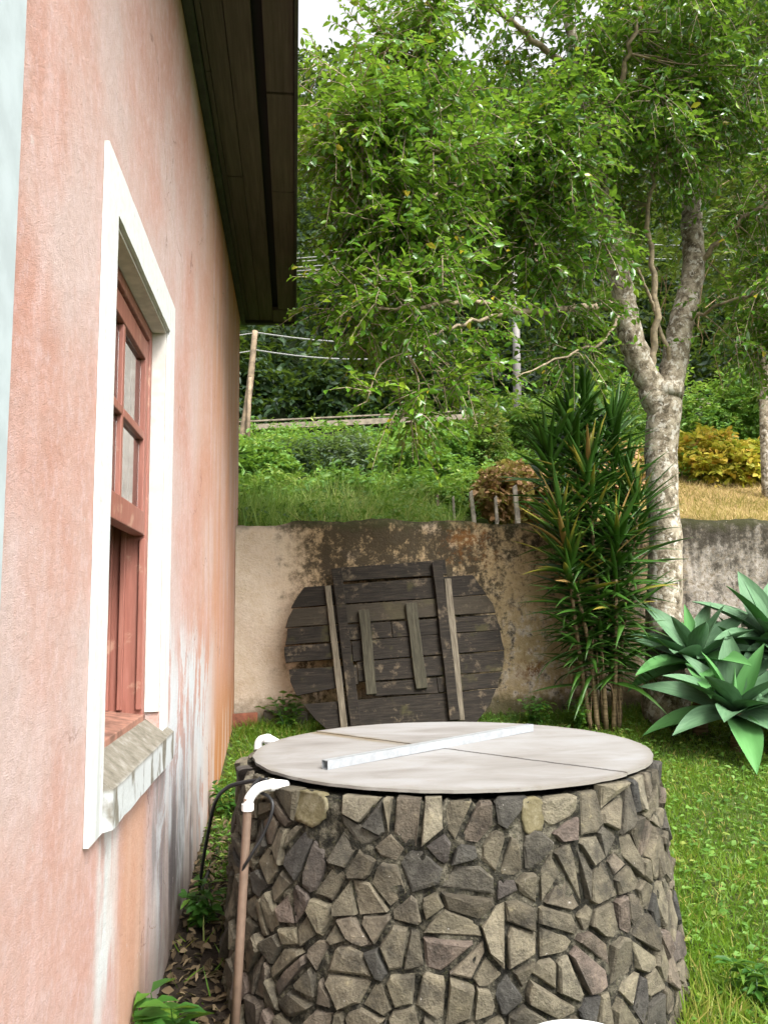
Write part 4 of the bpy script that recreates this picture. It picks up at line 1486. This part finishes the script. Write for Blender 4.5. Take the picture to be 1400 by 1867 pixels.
G1 = 'bushes on the bank'
W_, GL = M['weed_leaf'], M['grey_leaf']
BUSH = [
    ('dark grey-green bush in the middle of the bank', (545, 12.6, 792), (.75, .7), 640, GL, .09, .030, (.0, .5)),
    ('pale grey-green bush right of the dark one on the bank', (645, 12.8, 790), (.7, .7), 640, GL, .09, .035, (.5, 1)),
    ('bright green bush beside the pink house corner on the bank', (462, 11.6, 796), (.55, .7), 640, W_, .10, .045, (.2, .9)),
    ('low leafy bush on the bank below the hanging tree spray', (745, 12.5, 815), (.8, .7), 560, W_, .10, .05, (.1, .7)),
    ('broad mid-green bush between the hanging spray and the sapling', (820, 13.5, 775), (.8, .8), 640, W_, .10, .05, (.1, .7)),
    ('rounded pale green bush at the foot of the concrete pole', (955, 15, 725), (1.1, .9), 760, W_, .11, .05, (.3, 1)),
    ('light green feathery bush behind the strap-leaved plant', (1075, 16, 680), (1.5, 1.0), 900, W_, .12, .04, (.5, 1)),
    ('tall green bush right of the forked trunk', (1290, 16, 655), (1.5, 1.0), 900, W_, .12, .05, (.4, 1)),
    ('high green bush at the right edge behind the yellow hedge', (1420, 16, 640), (1.3, 1.0), 760, W_, .12, .05, (.2, .9)),
    ('small fern-green bush at the left of the row of stakes', (770, 9.6, 878), (.5, .4), 380, W_, .085, .04, (.3, .9)),
    ('leafy green bush on the bank straight above the wooden cover', (660, 10.5, 860), (.7, .5), 460, W_, .09, .04, (.1, .7)),
    ('yellow-green feathery bush on the bank near the pink house', (520, 10.5, 868), (.65, .5), 460, W_, .09, .035, (.5, 1)),
    ('dark leafy bush on the bank between the pale bush and the stakes', (720, 11.2, 850), (.5, .5), 380, W_, .09, .045, (0, .4)),
    ('pale green leafy bush just left of the brown bush', (850, 10.6, 862), (.5, .5), 420, W_, .09, .045, (.5, 1)),
    ('soft green bush directly behind the house corner above the wall', (452, 9.4, 880), (.45, .4), 380, W_, .085, .04, (.3, .9)),
]
for k_, (lab, b_, sz_, n_, m_, l_, w_, h_) in enumerate(BUSH):
    bush('bush', lab, 'bush', b_, sz_, n_, m_, l_, w_, k_ + 1, G1, hue=h_)
bush('sapling', 'slender brownish sapling rising from the bank left of the concrete pole', 'sapling', (885, 13, 690), (.30, .30), 460, M['olive_leaf'], .07, .025, 26)
bush('hedge', 'yellowing hedge behind the dry lawn right of the trunk', 'hedge', (1345, 12.6, 775), (1.25, .5), 1100, M['hedge_leaf'], .10, .075, 31, tw=.16)
bush('hedge', 'orange-brown leafy hedge seen behind the strap leaves', 'hedge', (1130, 11.5, 800), (.9, .5), 600, M['brown_leaf'], .10, .075, 33, tw=.16, hue=(.3, 1))
bush('dry_bush', 'rounded heap of brown dry-leaved hydrangea behind the white stakes', 'bush', (918, 9.4, 806), (.58, .45), 1100, M['brown_leaf'], .075, .065, 32, tw=.12)

# the tree at the right edge beyond the wall, hung with dry vines
r2 = np.random.RandomState(31)
b2 = at(1397, 860, 11.5)
b2[2] = float(ground_z(b2[0], b2[1])) - .05
tree2 = thing('bank_tree', b2, 'pale-trunked tree at the right edge behind the wall with brown dry vines', 'tree')
mb = MB()
P = smooth_path([b2, at(1395, 740, 11.5), at(1398, 600, 11.5), at(1385, 420, 11.4), at(1395, 200, 11.3), at(1380, -80, 11.2)], 6)
mb.tube(P, np.linspace(.095, .05, len(P)), 10)
mb.build('trunk', M['bark'], tree2, smooth=True)
Cs, Ds = [], []
for (c_, rr, n_) in [(at(1370, 150, 11.2), (1.3, 1.0, 1.4), 300), (at(1400, 450, 11.3), (1.1, .9, 1.5), 300), (at(1250, 60, 11.2), (1.1, 1, 1.0), 200), (at(1480, 300, 11), (1.2, 1, 2.2), 220), (at(1180, 520, 12.5), (.9, .8, 1.1), 120)]:
    d = rand_dirs(n_, r2)
    Cs.append(c_ + d * np.array(rr) * (r2.uniform(.1, 1, n_) ** .4)[:, None])
    Ds.append(d + r2.normal(size=(n_, 3)) * .6)
Cs, Ds = np.concatenate(Cs), np.concatenate(Ds)
L = r2.uniform(.3, .5, len(Cs))
P, D, N, A, B = twigs_leaves(Cs, Ds, L, 9, .13, .055, r2)
leaf_obj('crown', tree2, M['olive_leaf'], P, D, N, A, B, np.clip(r2.beta(2, 3, len(P)), 0, 1))
mb = MB()
for k in range(90):
    c_ = Cs[r2.randint(len(Cs))]
    e_ = c_ + r2.normal(size=3) * [.35, .3, .2] - [0, 0, r2.uniform(.4, 1.4)]
    mb.tube(smooth_path([c_, (c_ + e_) / 2 + r2.normal(size=3) * .12, e_], 4), .007, 4)
mb.build('dry_vines', M['dry_twig'], tree2)

# ------------------------------------------------------------------ forest on the hill beyond the road
rf = np.random.RandomState(41)
Ps, Ds_, Ns, As, Bs, Hs = [], [], [], [], [], []
ntree = 0
rows = []
for k in range(330):
    yy = 25.6 + 62 * rf.rand() ** 1.7
    xx = rf.uniform(-.16, .72) * yy + rf.uniform(-1, 1)
    zz = float(ground_z(xx, yy))
    rows.append((xx, yy, zz))
for (xx, yy, zz) in rows:
    h = rf.uniform(3.0, 6.5) if yy > 28 else rf.uniform(1.2, 3.0)
    w = h * rf.uniform(.30, .48)
    nn = 90
    hb = rf.uniform(.05, .55)
    nlob = 6
    lob = rf.normal(size=(nlob, 3)) * [w * .5, w * .5, h * .20] + [xx, yy, zz + h * .60]
    kk = rf.randint(0, nlob, nn)
    d = rand_dirs(nn, rf)
    C = lob[kk] + d * [w * .5, w * .5, h * .20]
    s_ = .11 + .0055 * yy
    P, D, N, A, B = twigs_leaves(C, d + rf.normal(size=(nn, 3)) * .6, np.full(nn, s_ * 2.4), 5, s_ * 1.25, s_ * .62, rf, .25)
    Ps.append(P); Ds_.append(D); Ns.append(N); As.append(A); Bs.append(B)
    Hs.append(np.clip(hb + np.repeat(rf.normal(size=nn) * .10, 5) + rf.normal(size=len(P)) * .10, 0, 1))
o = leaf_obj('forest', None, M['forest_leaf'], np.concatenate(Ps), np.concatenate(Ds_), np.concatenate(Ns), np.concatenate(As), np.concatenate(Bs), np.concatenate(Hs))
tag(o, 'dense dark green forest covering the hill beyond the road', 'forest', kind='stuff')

# undergrowth on the bank between wall and road, and along the far side of the road
ru = np.random.RandomState(43)
n = 7500
yy = 7.35 + 12.4 * ru.rand(n) ** 1.3
xx = ru.uniform(-.20, .75, n) * yy + ru.uniform(-.5, .5, n)
keep = ~((xx > 1.45) & (xx < 3.2) & (yy < 9.5)) & ~((xx > 2.9 + (yy - 7) * .22) & (yy < 12.4) & (xx > 2.4))
xx, yy = xx[keep], yy[keep]
n2 = 1500
y2 = ru.uniform(24.7, 27.5, n2)
x2 = ru.uniform(-.2, .75, n2) * y2
xx, yy = np.concatenate([xx, x2]), np.concatenate([yy, y2])
n = len(xx)
patch = np.sin(xx * 1.9 + yy * .7) * np.cos(yy * 1.7 - xx * .6)
zz = ground_z(xx, yy) + ru.uniform(.02, .20, n) * (1 + .7 * patch) + np.where(yy < 9.5, ru.uniform(0, .22, n) * np.clip(.5 + np.sin(xx * 5.1 + yy * 2.3) * np.cos(yy * 4 - xx * 3), 0, 1.3), 0) + np.where(yy > 24, ru.uniform(0, .9, n), 0)
C = np.stack([xx, yy, zz], -1)
d = rand_dirs(n, ru) * [1, 1, .5] + [0, 0, .5]
sc = np.where(yy > 24, 1.5, np.clip(yy / 13, .55, 1.2))
P, D, N, A, B = twigs_leaves(C, d, ru.uniform(.16, .34, n) * sc, 7, .10, .045, ru, .2)
sc7 = np.repeat(sc, 7)
hu = np.clip(np.repeat(.48 + .36 * patch + ru.normal(size=n) * .12 - np.where(yy > 24, .28, 0), 7) + ru.normal(size=n * 7) * .10, 0, 1)
tag(leaf_obj('undergrowth', None, M['weed_leaf'], P, D, N, A * sc7, B * sc7, hu), 'tangled green undergrowth covering the bank', 'undergrowth', kind='stuff')

# tall seeding grass just behind the wall
n = 7000
yy = 7.25 + 3.4 * ru.rand(n) ** 1.1
xx = -.75 + 2.3 * ru.rand(n) ** 1.2 + (yy - 7.2) * .06
P = np.stack([xx, yy, ground_z(xx, yy)], -1)
D = ru.normal(size=(n, 3)) * [.32, .32, 0] + [0, 0, 1]
V, T, k = blades(P, D, ru.normal(size=(n, 3)), ru.uniform(.10, .46, n) * (1 + .6 * np.sin(xx * 3.3 + yy) * np.sin(yy * 3.9 - xx * 2)), ru.uniform(.007, .015, n))
tag(np_mesh('tall_grass', V, T, M['tall_grass'], None, np.repeat(np.clip(ru.beta(2, 2, n) - .1 + .2 * np.sin(xx * 2), 0, 1), k)), 'pale tall grass growing along the top of the wall', 'grass', kind='stuff')
# dry mown lawn to the right behind the wall
n = 22000
yy = 7.2 + 5.6 * ru.rand(n) ** 1.3
xx = 2.6 + (yy - 7) * .24 + ru.rand(n) ** 1.0 * (1.6 + yy * .32)
P = np.stack([xx, yy, ground_z(xx, yy)], -1)
D = ru.normal(size=(n, 3)) * [.6, .6, 0] + [0, 0, .8]
V, T, k = blades(P, D, ru.normal(size=(n, 3)), ru.uniform(.05, .13, n), .010)
tag(np_mesh('dry_grass', V, T, M['dry_grass'], None, np.repeat(np.clip(ru.beta(2, 2, n) + .25 * np.sin(xx * 1.3 + yy * 2), 0, 1), k)), 'straw-coloured dry lawn above the wall right of the trunk', 'grass', kind='stuff')

# lawn of the yard: blades, and broad weeds among them
rg = np.random.RandomState(51)


def yard_pts(n):
    x_ = rg.uniform(-.47, 4.6, n)
    y_ = 1.9 + 5.0 * rg.rand(n)
    rr = np.hypot(x_ - TC[0], y_ - TC[1])
    k_ = (rr > .90) & (y_ < 6.9)
    k_ &= ~((x_ < .2) & (y_ < 4.2) & (rg.rand(n) < .97))
    k_ &= (x_ > .45) | (y_ > 3.2)
    k_ &= x_ < .75 * y_ + .6
    return x_[k_], y_[k_]


xx, yy = yard_pts(150000)
pt = np.sin(xx * 3.1 + yy * 1.3) * np.cos(yy * 2.7 - xx * 1.1) + .5 * np.sin(xx * 7.7) * np.sin(yy * 6.1)
n = len(xx)
P = np.stack([xx, yy, ground_z(xx, yy) - .004], -1)
D = rg.normal(size=(n, 3)) * [.55, .55, 0] + [0, 0, .8]
near_tank = np.clip(1.25 - np.abs(np.hypot(xx - TC[0], yy - TC[1]) - .92) * 3.2, 0, 1)
edge_wall = np.clip((yy - 6.35) / .5, 0, 1)
V, T, k = blades(P, D, rg.normal(size=(n, 3)), rg.uniform(.025, .06, n) * (1 + .35 * pt + 1.0 * near_tank + .8 * edge_wall), rg.uniform(.004, .008, n))
hue = np.clip(.52 + .22 * pt + rg.normal(size=n) * .15 - .25 * edge_wall, 0, .9)
hue[rg.rand(n) < .08] = 1.0
tag(np_mesh('lawn_grass', V, T, M['grass_blade'], None, np.repeat(hue, k)), 'bright green lawn grass round the stone tank', 'grass', kind='stuff')
xx, yy = yard_pts(9000)
n = len(xx)
P = np.stack([xx, yy, ground_z(xx, yy) + rg.uniform(.01, .05, n)], -1)
D = rg.normal(size=(n, 3)) * [1, 1, .15] + [0, 0, .15]
V, T, k = leaf_cloud(P, D, rg.normal(size=(n, 3)) * .3 + [0, 0, 1], rg.uniform(.025, .055, n), rg.uniform(.015, .032, n))
tag(np_mesh('lawn_weeds', V, T, M['weed_leaf'], None, np.repeat(np.clip(rg.normal(size=n) * .2 + .62, 0, 1), k)), 'small broad-leaved weeds spread through the lawn', 'weeds', kind='stuff')
# dead leaves and litter in the dark gap by the house
n = 1500
xx, yy = rg.uniform(-.49, .0, n), rg.uniform(2.2, 5.4, n)
P = np.stack([xx, yy, ground_z(xx, yy) + rg.uniform(.0, .03, n)], -1)
V, T, k = leaf_cloud(P, rg.normal(size=(n, 3)) * [1, 1, .2], rg.normal(size=(n, 3)) * .5 + [0, 0, 1], rg.uniform(.03, .07, n), rg.uniform(.012, .035, n))
tag(np_mesh('leaf_litter', V, T, M['litter'], None, np.repeat(rg.rand(n), k)), 'dead brown leaf litter in the gap between house and tank', 'litter', kind='stuff')


def weed(name, label, x_, y_, h, n, ll, lw, seed, group=None, leaves='plant_leaf', spread=.6):
    """A small leafy plant: stems with pairs of pointed leaves."""
    r_ = np.random.RandomState(seed)
    b_ = np.array([x_, y_, float(ground_z(x_, y_)) - .01])
    t = thing(name, b_, label, 'plant', group)
    m_ = MB()
    P_, D_, N_ = [], [], []
    for s_ in range(n):
        tip = b_ + np.array([r_.normal() * h * spread * .5, r_.normal() * h * spread * .5, h * r_.uniform(.6, 1.05)])
        tip[0] = max(tip[0], -.47)
        path = smooth_path([b_ + r_.normal(size=3) * [.02, .02, 0], (b_ + tip) / 2 + r_.normal(size=3) * .02, tip], 5)
        m_.tube(path, np.linspace(.004, .0018, len(path)), 5)
        for k_ in range(3, len(path)):
            a = r_.uniform(0, 6.28)
            for q_ in (0, math.pi):
                P_.append(path[k_])
                D_.append([math.cos(a + q_), math.sin(a + q_), r_.uniform(-.25, .5)])
                N_.append([r_.normal() * .3, r_.normal() * .3, 1])
    m_.build('stems', M['plant_leaf'], t)
    P_, D_, N_ = np.array(P_), np.array(D_), np.array(N_)
    k_ = len(P_)
    V, T, c_ = leaf_cloud(P_, D_, N_, ll * r_.uniform(.6, 1.15, k_), lw * r_.uniform(.6, 1.1, k_))
    V[:, 0] = np.maximum(V[:, 0], -.492)
    np_mesh('leaves', V, T, M[leaves], t, np.repeat(np.clip(r_.normal(size=k_) * .22 + .5, 0, 1), c_))


weed('broad_weed', 'bright broad-leaved weed against the foot of the pink wall', -.42, 2.78, .26, 4, .13, .058, 61)
weed('fern_weed', 'small ferny weed between the pipe and the house', -.33, 2.72, .20, 6, .07, .022, 62)
weed('wall_weed', 'clump of green weed at the wall foot left of the wooden cover', -.06, 6.72, .30, 7, .07, .05, 63)
weed('wall_weed', 'low green weed at the wall foot right of the wooden cover', 1.95, 6.62, .24, 9, .06, .04, 64)
weed('gap_weed', 'dark leafy weed deep in the gap behind the pipe', -.40, 3.75, .22, 6, .07, .035, 65)
weed('gap_weed', 'leafy weed at the wall foot below the orange damp patch', -.36, 5.0, .26, 8, .07, .035, 66)
weed('wall_weed', 'green weed at the foot of the leafy canes', 2.25, 6.45, .26, 9, .07, .04, 67)
weed('lawn_weed', 'coarse upright weed on the lawn at the right of the tank base', 1.62, 2.95, .16, 5, .08, .03, 68)

# ------------------------------------------------------------------ agaves
NU, NV = 10, 4


def agave_leaf_mesh(name, Lf, Wd, curl, lift):
    V, Fc = [], []
    for side in (1, -1):
        for i in range(NU + 1):
            t = i / NU
            w = Wd * (math.sin(math.pi * (.17 + .83 * t)) ** .90 * .97 + .03 * (1 - t)) if t < 1 else 0.0015
            w = max(w, .0015)
            xx_ = Lf * t
            zc = lift * math.sin(t * 1.5) - curl * t * t
            for j in range(NV + 1):
                s_ = (j / NV - .5)
                cup = (abs(s_) * 2) ** 1.7 * w * .22
                th = (.010 * (1 - t) + .0025) * (1 - (abs(s_) * 2) ** 2)
                V.append((xx_, s_ * w, zc + cup + (0 if side == 1 else -th - .0006)))
    n1 = (NU + 1) * (NV + 1)
    for i in range(NU):
        for j in range(NV):
            a = i * (NV + 1) + j
            Fc.append((a, a + NV + 1, a + NV + 2, a + 1))
            Fc.append((n1 + a, n1 + a + 1, n1 + a + NV + 2, n1 + a + NV + 1))
    me = bpy.data.meshes.new(name)
    me.from_pydata(V, [], Fc)
    me.materials.append(M['agave_leaf'])
    me.polygons.foreach_set('use_smooth', [True] * len(me.polygons))
    me.update()
    return me


AG = [agave_leaf_mesh('agave_leaf', .60, .205, .04, .05), agave_leaf_mesh('agave_leaf', .66, .220, .09, .08), agave_leaf_mesh('agave_leaf', .62, .215, .13, .10), agave_leaf_mesh('agave_leaf', .50, .140, .02, .03)]


def agave(center, label, n, rot, scale, seed, tilt=(0, 0)):
    r_ = random.Random(seed)
    gz = float(ground_z(center[0], center[1]))
    t = thing('agave', (center[0], center[1], gz - .02), label, 'agave', 'agaves beside the tree')
    h = center[2] - gz + .02
    ORG[t.name] = (0, 0, 0)
    MB().tube([(0, 0, 0), (.01, .0, h * .5), (0, 0, h + .02)], [.06, .05, .04], 9).build('stem', M['cane_bark'], t, smooth=True)
    m_ = MB().tube([(0, 0, h), (.006, 0, h + .10), (.012, -.01, h + .30 * scale)], [.026, .022, .001], 8)
    m_.build('central_spear', M['agave_leaf'], t, smooth=True)
    for k in range(n):
        f = k / (n - 1)
        az = rot + k * 2.39996
        el = 66 - 76 * f ** .8 + r_.uniform(-6, 6)
        me = AG[3] if f < .12 else AG[0] if f < .4 else AG[1] if f < .75 else AG[2]
        o = bpy.data.objects.new('leaf', me)
        COL.objects.link(o)
        o.parent = t
        o.location = (.022 * math.cos(az), .022 * math.sin(az), h - .07 * f)
        o.rotation_mode = 'XYZ'
        m3 = Matrix.Rotation(R(tilt[0]), 4, 'X') @ Matrix.Rotation(R(tilt[1]), 4, 'Y') @ Matrix.Rotation(az, 4, 'Z') @ Matrix.Rotation(-R(el), 4, 'Y') @ Matrix.Rotation(R(r_.uniform(-14, 14)), 4, 'X')
        o.rotation_euler = m3.to_euler()
        sc_ = scale * r_.uniform(.88, 1.08)
        o.scale = (sc_, sc_ * r_.uniform(.92, 1.08), sc_)
    return t


agave(at(1340, 1290, 5.85), 'large front agave rosette spreading over the lawn edge', 23, .4, 1.0, 1, (24, -4))
agave(at(1268, 1195, 6.25), 'agave rosette beside the tree foot behind the front one', 20, 1.3, .92, 2, (16, -14))
agave(at(1412, 1165, 6.2), 'highest agave rosette at the right edge of the picture', 21, 2.2, 1.05, 3, (20, -8))
agave(at(1372, 1205, 6.3), 'partly hidden agave rosette in the middle of the clump', 15, .1, .80, 4, (14, 0))
agave(at(1455, 1290, 5.9), 'agave rosette mostly cut off by the right edge', 18, .9, 1.0, 5, (20, 6))


# ------------------------------------------------------------------ the cane plant with strap leaves
def strap_mesh(Lf, Wd, droop):
    V, Fc = [], []
    nu = 8
    for i in range(nu + 1):
        t = i / nu
        w = Wd * (math.sin(math.pi * (.10 + .90 * t) ** .75) * .9 + .10 * (1 - t)) if t < 1 else .001
        x_ = Lf * (t - .12 * droop * t * t)
        z_ = Lf * (.10 * t - droop * t ** 2.2)
        for s_, up_ in ((-.5, .16), (0, 0), (.5, .16)):
            V.append((x_, s_ * w, z_ + up_ * w))
        for s_, up_ in ((.5, .155), (0, -.04), (-.5, .155)):
            V.append((x_, s_ * w * .98, z_ + up_ * w - .0006))
    for i in range(nu):
        for k in range(6):
            Fc.append((i * 6 + k, (i + 1) * 6 + k, (i + 1) * 6 + (k + 1) % 6, i * 6 + (k + 1) % 6))
    me = bpy.data.meshes.new('strap_leaf')
    me.from_pydata(V, [], [f[::-1] for f in Fc])
    me.materials.append(M['strap_leaf'])
    me.polygons.foreach_set('use_smooth', [True] * len(me.polygons))
    me.update()
    return me


ST = [strap_mesh(.45, .044, d_) for d_ in (.02, .14, .28, .50)]
cb = np.array([2.43, 6.48, float(ground_z(2.43, 6.48)) - .02])
drac = thing('cane_plant', cb, 'tall leafy cane plant with narrow strap leaves before the stained wall', 'plant')
rc = random.Random(77)
canes = [(-.02, -.02, 2.60, -.12, -.03), (.06, .05, 2.76, -.04, .03), (.12, -.02, 2.50, .12, .02), (-.08, .03, 2.30, -.26, -.05), (.03, -.08, 2.10, -.10, -.12), (.15, .05, 2.05, .18, -.04), (-.04, -.08, 1.75, -.28, -.12), (.08, -.10, 1.60, .04, -.16),
         (-.08, -.04, 1.40, -.20, -.16), (.14, -.06, 1.85, .22, -.10)]
slots = []
for (bx_, by_, hh, tx_, ty_) in canes:
    path = smooth_path([(cb[0] + bx_, cb[1] + by_, cb[2]), (cb[0] + bx_ + tx_ * .3 + rc.uniform(-.03, .03), cb[1] + by_ + ty_ * .3, cb[2] + hh * .4), (cb[0] + bx_ + tx_ * .8, cb[1] + by_ + ty_ * .8, cb[2] + hh * .8), (cb[0] + bx_ + tx_, cb[1] + by_ + ty_, cb[2] + hh)], 6)
    MB().tube(path, np.linspace(.021, .010, len(path)), 8).build('cane', M['cane_bark'], drac, smooth=True)
    nl = int(140 * (hh * .62) / 1.5)
    for k in range(nl):
        f = .20 + .80 * (k / nl)
        q_ = f * (len(path) - 1)
        i_ = min(int(q_), len(path) - 2)
        pp = path[i_] * (1 - (q_ - i_)) + path[i_ + 1] * (q_ - i_)
        tt = (k / nl)
        slots.append((pp, k * 2.4 + hh * 3 + rc.uniform(-.4, .4), tt, hh))
        if tt > .93:
            slots.append((pp + np.array([0, 0, .02]), k * 2.4 + 1.2 + rc.uniform(-.4, .4), tt, hh))


def strap_place(pp, az, tt):
    el = 2 + 30 * tt + 26 * tt ** 6 + rc.uniform(-22, 22)
    v_ = 0 if tt > .9 else rc.choice((0, 1, 1, 2)) if tt > .5 else rc.choice((0, 1, 1, 2, 2, 3))
    sc_ = rc.uniform(.72, 1.15)
    m4 = Matrix.Translation(pp) @ Matrix.Rotation(az, 4, 'Z') @ Matrix.Rotation(-R(el), 4, 'Y') @ Matrix.Rotation(R(rc.uniform(-35, 35)), 4, 'X') @ Matrix.Diagonal((sc_, sc_ * rc.uniform(.85, 1.15), sc_, 1))
    return v_, m4


def tip_ok(m4):
    tip = m4 @ Vector((.38, 0, -.05))
    return tip.y < 6.93 or tip.z > 2.45


placed = []
for (pp, az, tt, hh) in slots:
    for _ in range(8):
        v_, m4 = strap_place(pp, az, tt)
        if tip_ok(m4):
            placed.append((v_, m4))
            break
        az += 1.1
placed.sort(key=lambda q_: q_[1].translation.y)
joined = MB()
for k, (v_, m4) in enumerate(placed):
    if k < 296:
        o = bpy.data.objects.new('leaf', ST[v_])
        COL.objects.link(o)
        o.parent = drac
        o.matrix_basis = Matrix.Translation(-Vector(cb)) @ m4
    else:
        me = ST[v_]
        joined.add([tuple(m4 @ w.co) for w in me.vertices], [tuple(pl.vertices) for pl in me.polygons])
if joined.v:
    tag(joined.build('rear_leaves', M['strap_leaf'], drac, smooth=True), kind='stuff')
mb = MB()
for k in range(34):
    a = rc.uniform(0, 6.28)
    r_ = rc.uniform(.05, .22)
    z0 = cb[2] + rc.uniform(.35, .85)
    p0 = np.array([cb[0] + r_ * .5 * math.cos(a), cb[1] + r_ * .5 * math.sin(a), z0])
    p1 = p0 + [.12 * math.cos(a), .10 * math.sin(a), -rc.uniform(.15, .4)]
    p1[2] = max(p1[2], cb[2] + .03)
    mb.tube(smooth_path([p0, (p0 + p1) / 2 + [.04 * math.cos(a), .04 * math.sin(a), .05], p1], 4), np.linspace(.006, .002, 9), 4)
tag(mb.build('dead_leaves', M['dry_twig'], drac), kind='stuff')

# ------------------------------------------------------------------ stakes, poles and wires
G2 = 'stakes behind the wall'
for (x0, y0, x1, w, Yd, lab) in ((797, 905, 800, .030, 8.6, 'thin brown stake furthest left behind the wall'), (826, 908, 828, .028, 8.4, 'thin pale stake second from the left behind the wall'),
                                 (858, 898, 866, .042, 8.3, 'leaning whitish stake in front of the brown bush, third from the left'), (903, 908, 906, .034, 8.3, 'thin whitish stake before the middle of the brown bush'),
                                 (938, 888, 945, .050, 8.2, 'thick white split stake beside the strap leaves'), (716, 930, 717, .022, 8.0, 'short thin stick at the left of the stakes')):
    tp = at(x0, y0, Yd)
    bt = at(x1, 950, Yd)
    bt[2] = float(ground_z(bt[0], bt[1])) - .05
    m_ = MB()
    p_ = [bt, (bt + tp) / 2 + [.004, 0, 0], tp]
    for k in range(2):
        a, b = p_[k], p_[k + 1]
        ww = w / 2 * (1 if k == 0 else .92)
        wb = w / 2 * (.92 if k == 0 else .8)
        m_.add([(a[0] - ww, a[1] - ww, a[2]), (a[0] + ww, a[1] - ww, a[2]), (a[0] + ww, a[1] + ww, a[2]), (a[0] - ww, a[1] + ww, a[2]),
                (b[0] - wb, b[1] - wb, b[2]), (b[0] + wb, b[1] - wb, b[2] + (.02 if k else 0)), (b[0] + wb, b[1] + wb, b[2] + (.03 if k else 0)), (b[0] - wb, b[1] + wb, b[2])],
               [(0, 1, 5, 4), (1, 2, 6, 5), (2, 3, 7, 6), (3, 0, 4, 7)] + ([(4, 5, 6, 7)] if k else []))
    tag(m_.build('stake', M['stake_wood'] if x0 > 810 else M['pole_wood'], bevel=.003), lab, 'stake', G2)

PY = 22.0
pb, pt_ = at(942, 740, PY), at(938, 428, PY)
pb[2] = road_z(pb[0]) - .3
pole = thing('utility_pole', pb, 'pale concrete utility pole seen through the tree branches', 'pole')
MB().tube([pb, (pb + pt_) / 2, pt_], [.125, .105, .075], 10).build('shaft', M['pole_concrete'], pole, smooth=True)
arm_z = [pt_[2] - .25, pt_[2] - .75]
for z_ in arm_z:
    MB().box((pt_[0] - .9, PY - .06, z_ - .05), (pt_[0] + .9, PY + .06, z_ + .05)).build('crossarm', M['pole_wood'], pole)
lp_b, lp_t = at(438, 800, 17.0), at(465, 603, 17.0)
lp_b[2] = float(ground_z(lp_b[0], lp_b[1])) - .1
lpole = thing('leaning_pole', lp_b, 'thin leaning wooden pole with a brace beside the house corner', 'pole')
MB().tube(smooth_path([lp_b, lp_b * .5 + lp_t * .5 + [.03, 0, 0], lp_t], 5), np.linspace(.085, .06, 11), 8).build('shaft', M['pole_wood'], lpole, smooth=True)
br = at(452, 690, 17.0)
MB().tube([lp_b + [.16, -.2, 0], br + [.05, -.07, .0]], [.05, .04], 7).build('brace', M['pole_wood'], lpole, smooth=True)


def wire(label, a, b, sag, r_=.014):
    P = [a + (b - a) * t - np.array([0, 0, sag * 4 * t * (1 - t)]) for t in np.linspace(0, 1, 24)]
    tag(MB().tube(P, r_, 5).build('power_line', M['wire']), label, 'wire', 'overhead wires')


labs = ['topmost of the thin grey wires crossing the trees right of the eave', 'second wire from the top right of the eave', 'third wire from the top right of the eave', 'fourth wire from the top right of the eave',
        'fifth wire from the top right of the eave', 'lowest of the bundle of wires right of the eave']
for k, (yl, yr, dx) in enumerate(((447, 425, -.8), (456, 432, .0), (462, 440, .8), (472, 452, -.7), (479, 458, .1), (486, 464, .7))):
    a = at(540, yl, PY)
    b = at(940, yr, PY) + [0, .0, 0]
    d_ = (a - b)
    a2 = b + d_ * 2.6
    wire(labs[k], a2, b, .25)
    if k in (1, 4):
        wire('%s wire continuing right from the concrete pole into the leaves' % ('upper' if k == 1 else 'lower'), b + [.02, 0, 0], b + [14, 0, .6], .3)
wire('upper of two wires tied to the leaning pole', lp_t - [0, 0, .03], at(760, 622, 21), .12, .016)
wire('lower of two wires tied to the leaning pole', lp_t - [0, 0, .42], at(760, 648, 21), .15, .016)
wire('upper of two wires running behind the house from the leaning pole', lp_t - [0, 0, .04], lp_t + [-7, .5, -.4], .2, .016)
wire('lower of two wires running behind the house from the leaning pole', lp_t - [0, 0, .43], lp_t + [-7, .5, -.8], .2, .016)
